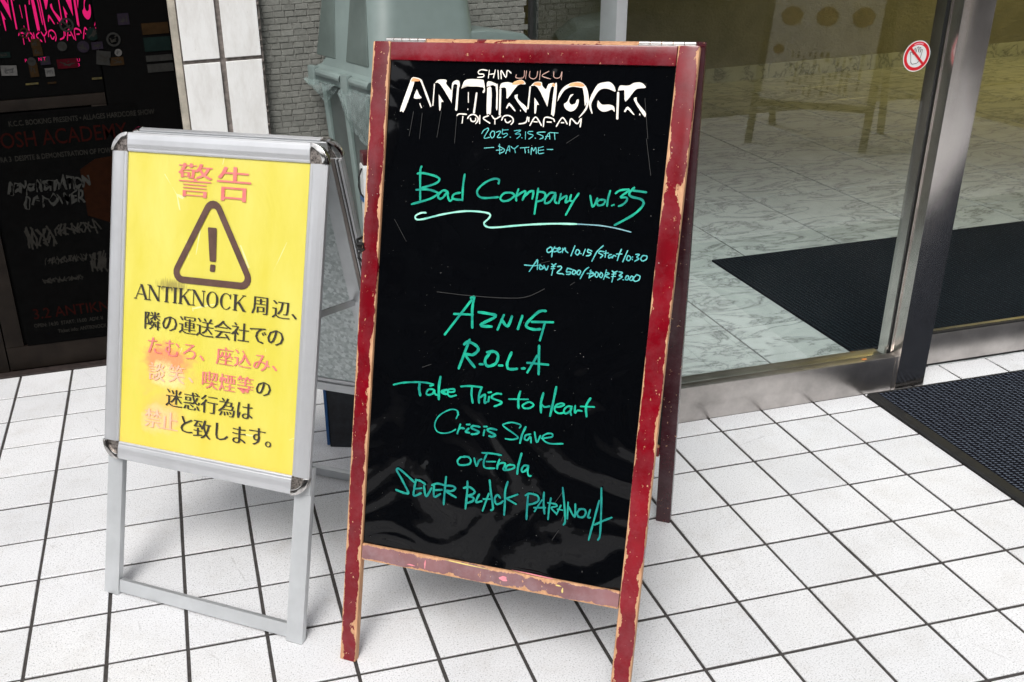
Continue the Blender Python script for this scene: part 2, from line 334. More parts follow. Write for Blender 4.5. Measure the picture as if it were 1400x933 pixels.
def inst(name, me, parent, loc, scale=(1, 1, 1), rot=(0, 0, 0), **kw):
    o = bpy.data.objects.new(name, me); o.location = loc; o.scale = scale; o.rotation_euler = rot
    return link(o, parent, **kw)
def proj(p):
    d = Vector(p) - CAM; z = d.dot(fwd)
    if z < .05: return None
    return 534.4 + 1373.4 * d.dot(right) / z, 458 + 1373.4 * d.dot(down) / z, z
def seen(p, m=70):
    q = proj(p); return bool(q and -m < q[0] < 1400 + m and -m < q[1] < 933 + m)

# ------------------------------------------------------------------ ground and floor tiles
ROOM_Y = .345
g = B().box(-30, 30, -40, 30, -.30, -.012).ob('ground', M_ASPH, kind='structure')
floor = B().box(-3.2, .594, -3.83, 1.385, -.010, -.0035).box(.594, 5.0, -3.83, .36, -.010, -.0035).ob('floor', M_GROUT, kind='structure')
def tile_mesh(w, h, name='tile', bev=.0012):
    b = B().box(-w / 2, w / 2, -h / 2, h / 2, -.009, 0); bm = b.bm
    bmesh.ops.recalc_face_normals(bm, faces=bm.faces)
    bmesh.ops.bevel(bm, geom=[e for e in bm.edges if all(v.co.z > -.001 for v in e.verts)], offset=bev, segments=1, affect='EDGES')
    me = bpy.data.meshes.new(name); bm.to_mesh(me); bm.free(); me.materials.append(M_TILE); return me
G = .0095
cells = []
for i in range(-16, 25):
    for j in range(-19, 7):
        x0, x1, y0, y1 = i * .2, i * .2 + .2, j * .2, j * .2 + .2
        if i >= 3 and j > 1: continue
        if i >= 3 and j == 1:
            y1 = .292 if x0 < 1.8 else .415
        if j == 6: y1 = 1.39
        if i < 3 and j >= 5 and x0 > -.62: continue   # under the alcove wall and pillar
        cells.append((x0 + G / 2, x1 - G / 2, y0 + G / 2, y1 - G / 2 if y1 - y0 > .19 else y1 - .002))
vis = [c for c in cells if any(seen(((c[a]), c[2 + b], 0), 10) for a in (0, 1) for b in (0, 1))]
vis.sort(key=lambda c: (Vector(((c[0] + c[1]) / 2, (c[2] + c[3]) / 2, 0)) - CAM).length)
near = vis[:296]; nearset = set(near); cache = {}
for c in near:
    key = (round(c[1] - c[0], 4), round(c[3] - c[2], 4))
    if key not in cache: cache[key] = tile_mesh(*key)
    inst('tile', cache[key], floor, ((c[0] + c[1]) / 2 + random.gauss(0, .0004), (c[2] + c[3]) / 2 + random.gauss(0, .0004), random.gauss(0, .00025)), rot=(random.gauss(0, .0008), random.gauss(0, .0008), random.gauss(0, .0015)))
rest = B()
for c in cells:
    if c not in nearset: rest.box(c[0], c[1], c[2], c[3], -.009, -.0002)
rest.ob('outlying_tiles', M_TILE, floor, kind='stuff')

# ------------------------------------------------------------------ lobby behind the glass
lob = B().box(.62, 8.2, .41, 5.9, -.010, -.004).ob('lobby_floor', M_GROUT, kind='structure')
mm = tile_mesh(.5165, .5165, 'marble_tile', .0012); mm.materials[0] = M_MARBLE
for i in range(-1, 14):
    for j in range(0, 10):
        x0 = .908 + i * .5245; y0 = .41 + j * .53
        w = .521; h = .5265
        if y0 > 5.6: continue
        inst('marble_tile', mm, lob, (x0 + .26, y0 + .265, 0), scale=(1, h / .5205, 1), rot=(random.gauss(0, .0005), random.gauss(0, .0005), random.choice((0, math.pi))))
bw = B().box(.6, 8.2, 5.71, 5.85, 0, 2.75).ob('lobby_back_wall', M_PLASTER, label='rough plaster wall at the far end of the lobby', cat='wall')
x = .9
while x < 8:
    B().box(x + .001, min(x + .898, 8.1), 5.694, 5.708, .0, .128).ob('baseboard_panel', M_MARBLE, bw, bevel=.001, seg=1); x += .9
B().box(8.1, 8.2, .42, 5.7, 0, 2.75).ob('lobby_side_wall', M_PLASTER, label='plaster side wall closing the right of the lobby', cat='wall')
B().box(.50, .6, 1.2, 5.7, 0, 3.19).ob('lobby_left_wall', M_PLASTER, label='plaster wall on the left of the lobby behind the alcove', cat='wall')
lc = B().box(.5, 8.2, .30, 5.85, 2.76, 2.85).ob('lobby_ceiling', M_CEIL, kind='structure')
# ceiling lamps (the lit warm lamps the lobby has)
for (lx, ly, p) in ((6.6, 4.3, 27), (5.2, 4.4, 1.5), (7.3, 2.6, 5)):
    t = empty('ceiling_lamp', (lx, ly, 2.755), label={27: 'bright warm downlight in the lobby ceiling near the back right corner', 1.5: 'faint warm downlight in the lobby ceiling near the middle of the back wall', 5: 'warm downlight in the lobby ceiling close to the right side wall'}[p], cat='lamp', group='downlights in the lobby ceiling')
    ring = B().tube([(0, 0, -.02), (0, 0, .0)], .09, 24).ob('lamp_rim', M_WHITE, t)
    ld = bpy.data.lights.new('lamp_light', 'AREA'); ld.shape = 'DISK'; ld.size = .16; ld.energy = p; ld.color = (1, .77, .24)
    lo = bpy.data.objects.new('lamp_light', ld); lo.location = (0, 0, -.03); link(lo, t)
pt = empty('lobby_fill_light', (1.9, 1.10, 2.755), label='unseen square fill light added inside the glass front to brighten the marble', cat='lamp')
B().box(-.62, .62, -.62, .62, -.03, 0).ob('fill_light_housing', M_WHITE, pt)
ld = bpy.data.lights.new('fill_light', 'AREA'); ld.shape = 'SQUARE'; ld.size = 1.15; ld.energy = 4.5; ld.spread = R(95); ld.color = (.90, 1.0, .97)  # fill light added near the glass front to brighten the marble
lo = bpy.data.objects.new('fill_light', ld); lo.location = (0, 0, -.035); link(lo, pt)
# inner mat
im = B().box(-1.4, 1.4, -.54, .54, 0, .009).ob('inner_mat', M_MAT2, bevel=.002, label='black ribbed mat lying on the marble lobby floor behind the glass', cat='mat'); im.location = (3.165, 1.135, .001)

# ------------------------------------------------------------------ glazed front
gf = empty('glass_front', (.6, .285, 0), label='fixed glass pane in a stainless frame with a steel base rail', cat='window')
def L(o): return o
def gb(x0, x1, y0, y1, z0, z1, name, mat, **kw):
    return B().box(x0 - .6, x1 - .6, y0 - .285, y1 - .285, z0, z1).ob(name, mat, gf, **kw)
gb(.596, 1.705, .290, .325, .0, .132, 'base_rail', M_STEELX, bevel=.0015)
gb(.62, 1.69, .3255, .3345, .010, .122, 'gasket', M_RUBGAP)
gb(.62, 1.70, .350, .400, .010, .118, 'base_rail', M_STEELX, bevel=.0015)
gb(1.706, 1.722, .289, .326, .0, .1325, 'rail_end', M_STEELX, bevel=.001)
gb(1.718, 1.833, .285, .402, .0, 2.75, 'post', M_STEEL, bevel=.0015)
gb(1.710, 1.7175, .337, .347, .0, 2.75, 'gasket', M_RUBGAP)
gb(1.713, 1.7175, .3305, .3335, .13, 2.75, 'bead', M_STEEL)
gb(.590, .622, .287, .400, .133, 2.75, 'mullion', M_ALUFLAT, bevel=.001)
gb(.623, 1.708, .3375, .3465, .02, 2.75, 'pane', M_GLASS)
# no-touch sticker on the pane
stc = Vector((1.6253, .3370, 1.1655)); rs = .0475
def disc(name, r, y, mat, parent, segs=48, r0=0, label=None):
    bm = bmesh.new(); vo = [bm.verts.new((r * math.cos(2 * math.pi * i / segs), 0, r * math.sin(2 * math.pi * i / segs))) for i in range(segs)]
    if r0:
        vi = [bm.verts.new((r0 * math.cos(2 * math.pi * i / segs), 0, r0 * math.sin(2 * math.pi * i / segs))) for i in range(segs)]
        for i in range(segs): bm.faces.new([vo[i], vo[(i + 1) % segs], vi[(i + 1) % segs], vi[i]])
    else: bm.faces.new(vo)
    me = bpy.data.meshes.new(name); bm.to_mesh(me); bm.free(); me.materials.append(mat)
    o = bpy.data.objects.new(name, me); o.location = (0, y, 0); return link(o, parent, label=label)
stk = empty('round_sticker', stc, label='round red and white no touching hand sticker on the glass beside the steel post', cat='sticker')
disc('sticker_base', rs, 0, M_SWH, stk); disc('red_ring', .0445, -.0004, M_SRED, stk, r0=.0345)
def strokes2d(name, segs, w, y, mat, parent):
    bm = bmesh.new(); k_ = 0
    for pts in segs:
        for a, b in zip(pts, pts[1:]):
            a = Vector((a[0], a[1])); b = Vector((b[0], b[1])); d = (b - a)
            if d.length < 1e-6: continue
            d.normalize(); n = Vector((-d.y, d.x)) * w / 2; e = d * w * .3; yy = -k_ * .00001; k_ += 1
            q = [a - e - n, b + e - n, b + e + n, a - e + n]
            bm.faces.new([bm.verts.new((p.x, yy, p.y)) for p in q])
    me = bpy.data.meshes.new(name); bm.to_mesh(me); bm.free(); me.materials.append(mat)
    o = bpy.data.objects.new(name, me); o.location = (0, y, 0); return link(o, parent)
hand = [(-.018, -.018), (-.022, .004), (-.026, .012), (-.019, .015), (-.014, .006), (-.011, .008), (-.013, .022), (-.009, .025), (-.005, .012), (-.003, .027), (.002, .028), (.003, .012), (.006, .026), (.010, .025), (.009, .010), (.014, .020), (.017, .018), (.014, -.004), (.010, -.016), (.004, -.022), (-.012, -.024), (-.018, -.018)]
strokes2d('hand_outline', [hand], .0016, -.0005, M_SBK, stk)
strokes2d('red_bar', [[(-.026, .026), (.026, -.026)]], .0075, -.0012, M_SRED, stk)
strokes2d('small_lettering', [[(-.014 + i * .004, .0385 - abs(i - 3.5) ** 2 * .00028), (-.0122 + i * .004, .0395 - abs(i - 3.5) ** 2 * .00028)] for i in range(8)], .0028, -.0008, plain('sticker_print', (.8, .45, .55), .5), stk)
tg = B().box(-.008, .008, -.004, .004, 0, .002).ob('orange_tag', plain('orange_paper', (.65, .25, .06), .7), label='tiny orange paper scrap on top of the steel base rail', cat='scrap'); tg.location = (1.59, .306, .1322)
# sliding door beyond the post
sd_ = empty('sliding_glass_door', (1.834, .41, 0), label='set back glass door right of the steel post with a steel bottom rail', cat='door')
B().box(.0, 1.6, .0, .045, .012, .132).ob('bottom_rail', M_STEELX, sd_, bevel=.002)
B().box(.0, 1.6, .005, .04, .002, .0115).ob('gasket', M_RUBGAP, sd_)
B().box(.0, 1.6, .017, .027, .1325, 2.7).ob('pane', M_GLASS, sd_)
B().box(.0, 1.6, .002, .014, .1325, .140).ob('glazing_bead', M_RUBGAP, sd_)
B().box(1.601, 1.66, -.01, .05, .012, 2.7).ob('door_stile', M_STEEL, sd_, bevel=.001)
ow = B().box(3.50, 8.2, .36, .42, 0, 2.75).ob('shopfront_wall', M_CONC, label='plain concrete wall right of the glass door, outside the view', cat='wall')
# outer mat
om = B().box(0, 3.0, -1.5, 0, 0, .010).ob('outer_mat', M_MAT, bevel=.002, bc=None, label='large black ribbed mat on the white tiles in front of the steel post', cat='mat'); om.location = (1.612, .266, .0012)
B().box(-.014, .022, -1.51, .006, 0, .0118).ob('mat_border', M_RUBBER, om, bevel=.002); B().box(.0045, 3.01, .0005, .012, 0, .0075).ob('mat_border', M_RUBBER, om, bevel=.002)

# ------------------------------------------------------------------ alcove: return glass, brick wall, pillar
rg = empty('alcove_side_glass', (.6, .40, 0), label='tall dark glass pane along the side of the alcove behind the bins', cat='window')
B().box(0, .012, .002, .60, .0, 2.75).ob('pane', M_GLASSR, rg); B().box(-.012, .02, .601, .62, 0, 2.75).ob('frame', M_RUBGAP, rg)
YB = 1.10
bk = B().box(-.34, .6, YB, 1.2, -.005, 3.19).ob('brick_wall', M_MORTAR, label='wall of tiny grey bricks at the back of the alcove', cat='wall')
def brick_mesh(w, h):
    b = B().box(-w / 2, w / 2, -.0028, 0, -h / 2, h / 2); bm = b.bm; bmesh.ops.recalc_face_normals(bm, faces=bm.faces)
    for v in bm.verts:
        if v.co.y < -.001: v.co.x *= .93; v.co.z *= .88
    me = bpy.data.meshes.new('brick'); bm.to_mesh(me); bm.free(); me.materials.append(M_BRICK); return me
bms = [brick_mesh(w, .0185) for w in (.030, .036, .042)]
rows = 85; far = B(); nb = 0
for r_ in range(rows):
    z = .012 + r_ * .0208; x = -.352 - random.uniform(0, .03)
    while x < .585:
        kx = random.choice((0, 1, 2)); w = (.030, .036, .042)[kx]
        cx = x + w / 2
        q = proj((cx, YB, z))
        v_ = q and ((345 < q[0] < 452 and -8 < q[1] < 192) or (628 < q[0] < 740 and -6 < q[1] < 56))
        if v_ and nb < 298:
            inst('brick', bms[kx], bk, (cx, YB - random.uniform(.0, .0018), z + random.gauss(0, .0005)), rot=(random.gauss(0, .02), random.gauss(0, .012), random.gauss(0, .02))); nb += 1
        else: far.box(cx - w / 2 + .001, cx + w / 2 - .001, YB - .0035, YB + .001, z - .0085, z + .0085)
        x += w + .0022
far.ob('outlying_bricks', M_BRICK, bk, kind='stuff')
pl = B().box(-.618, -.342, 1.062, 1.42, -.005, 3.19).ob('tiled_pillar', M_GROUT2, label='white tiled pillar between the dark door and the brick alcove', cat='pillar')
tw = .119
for ci, xc in enumerate((-.551, -.4115)):
    for rr_ in range(10):
        zc = 1.215 + .14 - 1.40 + rr_ * .28
        B().box(-.0608, .0608, -.011, 0, -.1335, .1335).ob('wall_tile', M_WALLTILE, pl, bevel=.0012, seg=1).location = (xc + random.gauss(0, .0004), 1.062, zc)
B().box(-.640, -.616, 1.055, 1.41, -.004, 3.19).ob('corner_trim', M_CREAM, pl, bevel=.002)
for n_ in range(14):
    zz = .95 + n_ * .036 + random.uniform(-.01, .01)
    B().box(-.3505, -.3475 + random.uniform(0, .003), 1.049, 1.060, zz, zz + random.uniform(.002, .008)).ob('mortar_crumb', M_GROUT2, pl)
# unseen overhang added to shade the door and the alcove
B().box(-6, .49, .95, 6, 3.2, 3.5).ob('added_canopy', M_CEIL, label='unseen overhang added above the entrance to shade the door and alcove', cat='added_canopy')
B().box(.501, 9, .30, .41, 2.86, 8).ob('upper_facade', M_TAN, label='tan wall of the building above the glass front', cat='wall')
B().box(-9, .499, 1.0, 1.2, 3.51, 8).ob('upper_facade', M_TAN, label='tan wall of the building above the dark door', cat='wall')

# ------------------------------------------------------------------ dark door on the left
dr = empty('dark_poster_door', (-1.40, 1.42, 0), label='dark bronze door covered with band stickers and a black gig poster', cat='door')
def db(x0, x1, y0, y1, z0, z1, name, mat, **kw): return B().box(x0 + 1.40, x1 + 1.40, y0 - 1.42, y1 - 1.42, z0, z1).ob(name, mat, dr, **kw)
db(-1.441, -.905, 1.430, 1.470, .012, .110, 'bottom_rail', M_DOOR, bevel=.002)
db(-1.441, -1.372, 1.431, 1.469, .111, 2.1, 'door_stile', M_DOOR, bevel=.002)
db(-.96, -.905, 1.431, 1.469, .111, 1.034, 'door_stile', M_DOOR, bevel=.002)
db(-1.371, -.905, 1.433, 1.467, 1.035, 1.075, 'middle_rail', M_DOOR, bevel=.002)
db(-1.371, -.961, 1.445, 1.455, .111, 1.034, 'lower_panel', M_DOORK); db(-1.371, -.905, 1.445, 1.455, 1.076, 2.1, 'upper_pane', M_DOORK)
db(-.900, -.641, 1.432, 1.50, .0, 2.75, 'side_panel', M_DOORK); db(-1.75, -1.446, 1.430, 1.48, .008, 2.75, 'side_panel', M_DOOR)
B().box(-3.2, -.645, 1.391, 1.60, -.006, .006).ob('door_sill', M_SILL, kind='structure', bevel=.001)
for z in (.62, .585):
    B().tube([(-.035, .012, z), (-.035, .002, z)], .011, 20).ob('lock_cylinder', M_RUBBER, dr)
B().box(-6, -1.76, 1.43, 1.6, 0, 3.19).ob('side_wall', M_DOOR, label='dark metal wall left of the poster door', cat='wall')
PY = 1.4275 - 1.42
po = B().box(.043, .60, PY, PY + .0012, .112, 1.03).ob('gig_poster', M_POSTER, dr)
def text_mesh(body, size, mat, name, shear=0, off=0, fontsp=1, bold=0, sx=1.0, center=False):
    c = bpy.data.curves.new('lettering', 'FONT'); c.body = body; c.size = size; c.offset = off; c.shear = shear; c.space_character = fontsp; c.resolution_u = 3
    if center: c.align_x = 'CENTER'
    o = bpy.data.objects.new('tmp', c); S.collection.objects.link(o)
    bpy.context.view_layer.update(); dg = bpy.context.evaluated_depsgraph_get()
    me = bpy.data.meshes.new_from_object(o.evaluated_get(dg)); bpy.data.objects.remove(o); bpy.data.curves.remove(c)
    me.name = name; me.materials.clear(); me.materials.append(mat)
    for v in me.vertices: v.co.x *= sx
    return me
def wall_text(body, x, y, z, size, mat, name, parent, rz=0, shear=0, sx=1., off=0):
    me = text_mesh(body, size, mat, name, shear=shear, sx=sx, off=off)
    if name == 'graffiti_text':
        for v in me.vertices:
            q = v.co.copy(); v.co.x += NZ.noise(q * 38) * .011; v.co.y += NZ.noise(q * 38 + Vector((5, 1, 2))) * .020
    o = bpy.data.objects.new(name, me); o.location = (x, y, z); o.rotation_euler = (R(90), 0, 0)
    return link(o, parent)
DY = PY - .0008
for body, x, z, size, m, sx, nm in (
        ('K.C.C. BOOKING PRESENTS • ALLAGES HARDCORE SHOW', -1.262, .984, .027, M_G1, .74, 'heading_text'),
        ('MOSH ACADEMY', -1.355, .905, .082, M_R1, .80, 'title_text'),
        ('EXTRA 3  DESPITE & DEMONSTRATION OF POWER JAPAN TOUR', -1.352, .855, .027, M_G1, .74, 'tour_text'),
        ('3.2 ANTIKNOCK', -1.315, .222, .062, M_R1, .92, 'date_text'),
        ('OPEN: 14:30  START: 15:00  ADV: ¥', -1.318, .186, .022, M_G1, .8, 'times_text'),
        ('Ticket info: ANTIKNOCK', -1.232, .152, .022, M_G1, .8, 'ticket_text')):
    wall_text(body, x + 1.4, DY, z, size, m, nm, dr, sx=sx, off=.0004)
def scrawl(name, cx, cz, w, h, mat, n, seed, lw):
    rnd = random.Random(seed); segs = []
    for i in range(n):
        x = cx - w / 2 + w * (i + .5) / n; hh = h * rnd.uniform(.6, 1.1)
        segs.append([(x + rnd.uniform(-.01, .01), cz + hh / 2), (x + rnd.uniform(-.012, .012), cz + rnd.uniform(-.1, .1) * h), (x + rnd.uniform(-.01, .01), cz - hh / 2)])
        segs.append([(x, cz + rnd.uniform(-.4, .4) * h), (x + w / n * 1.1, cz + rnd.uniform(-.4, .4) * h)])
        if rnd.random() < .5: segs.append([(x, cz + rnd.uniform(-.4, .4) * h), (x + w / n * .9, cz + rnd.uniform(-.5, .5) * h), (x + w / n * .2, cz - .3 * h)])
    return strokes2d(name, segs, lw, DY - .0004, mat, dr)
c0 = 1.40
me_f = B(); 
me_f.prism([(.36, .62), (.36, .80), (.42, .835), (.60, .85), (.60, .60), (.47, .57)], lambda a, b: (a, DY, b), lambda a, b: (a, DY + .0006, b)).ob('fire_picture', M_FIRE, dr)
wall_text('DEMONSTRATION', c0 - 1.315, DY - .0006, .735, .058, M_G2, 'graffiti_text', dr, shear=.25, sx=.62, off=.0026)
wall_text('OF POWER', c0 - 1.27, DY - .0006, .675, .060, M_G2, 'graffiti_text', dr, shear=.2, sx=.75, off=.0016)
scrawl('band_logo', c0 - 1.235, .555, .105, .085, M_G1, 7, 5, .007)
scrawl('band_logo', c0 - 1.09, .575, .16, .055, M_G1, 9, 8, .006)
scrawl('band_logo', c0 - 1.15, .455, .15, .032, M_G1, 13, 9, .003)
scrawl('band_logo', c0 - 1.18, .375, .15, .022, M_G1, 14, 10, .003)
scrawl('band_logo', c0 - 1.035, .43, .06, .08, M_G1, 6, 11, .006)
# stickers on the upper pane
SY = .0235
def stick(kind, px, pz, w, h, mat, rz=0, seed=0, name='band_sticker', label=None):
    e = bpy.data.objects.new(name, None); e.location = (px + c0, SY - .002 - random.random() * .0008, pz); e.rotation_euler = (0, R(rz), 0); link(e, dr, label=label)
    if kind == 'disc': disc('sticker_face', w / 2, 0, mat, e, 28)
    elif kind == 'ring': disc('sticker_face', w / 2, 0, mat, e, 28, r0=w * .36)
    else:
        bm = bmesh.new(); bm.faces.new([bm.verts.new(q) for q in ((-w / 2, 0, -h / 2), (w / 2, 0, -h / 2), (w / 2, 0, h / 2), (-w / 2, 0, h / 2))]); me = bpy.data.meshes.new('sticker_face'); bm.to_mesh(me); bm.free(); me.materials.append(mat); link(bpy.data.objects.new('sticker_face', me), e)
    rnd = random.Random(seed); dk = M_SBK if mat in (SM['w'], SM['y']) else M_G1
    strokes2d('sticker_print', [[(rnd.uniform(-.35, .35) * w, rnd.uniform(-.3, .3) * h), (rnd.uniform(-.35, .35) * w, rnd.uniform(-.3, .3) * h)] for _ in range(5)], min(w, h) * .09, -.0006, dk, e)
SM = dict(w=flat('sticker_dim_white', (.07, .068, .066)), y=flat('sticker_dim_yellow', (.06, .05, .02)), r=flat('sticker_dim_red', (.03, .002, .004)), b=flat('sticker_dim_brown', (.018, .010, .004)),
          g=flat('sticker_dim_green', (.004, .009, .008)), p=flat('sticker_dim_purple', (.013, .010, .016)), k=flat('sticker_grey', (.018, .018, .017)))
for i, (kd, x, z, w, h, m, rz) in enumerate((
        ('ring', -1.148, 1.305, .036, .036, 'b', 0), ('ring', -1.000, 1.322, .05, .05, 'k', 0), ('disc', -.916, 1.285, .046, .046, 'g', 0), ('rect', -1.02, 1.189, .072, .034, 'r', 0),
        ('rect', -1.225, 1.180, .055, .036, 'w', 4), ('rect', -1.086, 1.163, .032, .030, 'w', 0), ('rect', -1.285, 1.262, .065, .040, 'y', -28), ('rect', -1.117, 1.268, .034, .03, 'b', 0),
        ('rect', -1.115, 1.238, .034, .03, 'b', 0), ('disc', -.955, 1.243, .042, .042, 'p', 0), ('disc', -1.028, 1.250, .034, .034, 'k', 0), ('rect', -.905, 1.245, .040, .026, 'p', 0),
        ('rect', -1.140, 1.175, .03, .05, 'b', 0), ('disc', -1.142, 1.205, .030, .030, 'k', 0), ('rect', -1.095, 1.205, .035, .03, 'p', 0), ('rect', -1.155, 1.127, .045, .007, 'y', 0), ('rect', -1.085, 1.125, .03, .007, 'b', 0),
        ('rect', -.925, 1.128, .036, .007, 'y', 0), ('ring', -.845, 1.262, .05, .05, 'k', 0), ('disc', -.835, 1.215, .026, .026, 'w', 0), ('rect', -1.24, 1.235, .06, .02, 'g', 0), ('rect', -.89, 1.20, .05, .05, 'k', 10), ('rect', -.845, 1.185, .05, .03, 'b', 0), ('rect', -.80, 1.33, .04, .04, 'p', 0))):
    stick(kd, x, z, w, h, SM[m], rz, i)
for o_ in list(dr.children):
    if o_.name.startswith('band_sticker') and o_.location.x - c0 > -.905: o_.location.y = .0085
B().box(-3.4, -.62, 1.61, 1.7, 0, 3.19).ob('added_door_backing', M_DOOR, label='unseen dark sheet added behind the poster door to block the sky', cat='wall')  # dark sheet added so no sky shows through the door gaps
# framed notices on the side panel by the pillar
for i, (z, h, m) in enumerate(((1.29, .04, SM['b']), (1.235, .05, SM['g']), (1.185, .022, SM['k']), (1.15, .030, SM['k']))):
    bm = bmesh.new(); bm.faces.new([bm.verts.new(q) for q in ((.66, .0085, z - h / 2), (.755, .0085, z - h / 2), (.755, .0085, z + h / 2), (.66, .0085, z + h / 2))]); me = bpy.data.meshes.new('notice'); bm.to_mesh(me); bm.free(); me.materials.append(m); link(bpy.data.objects.new('notice', me), dr)

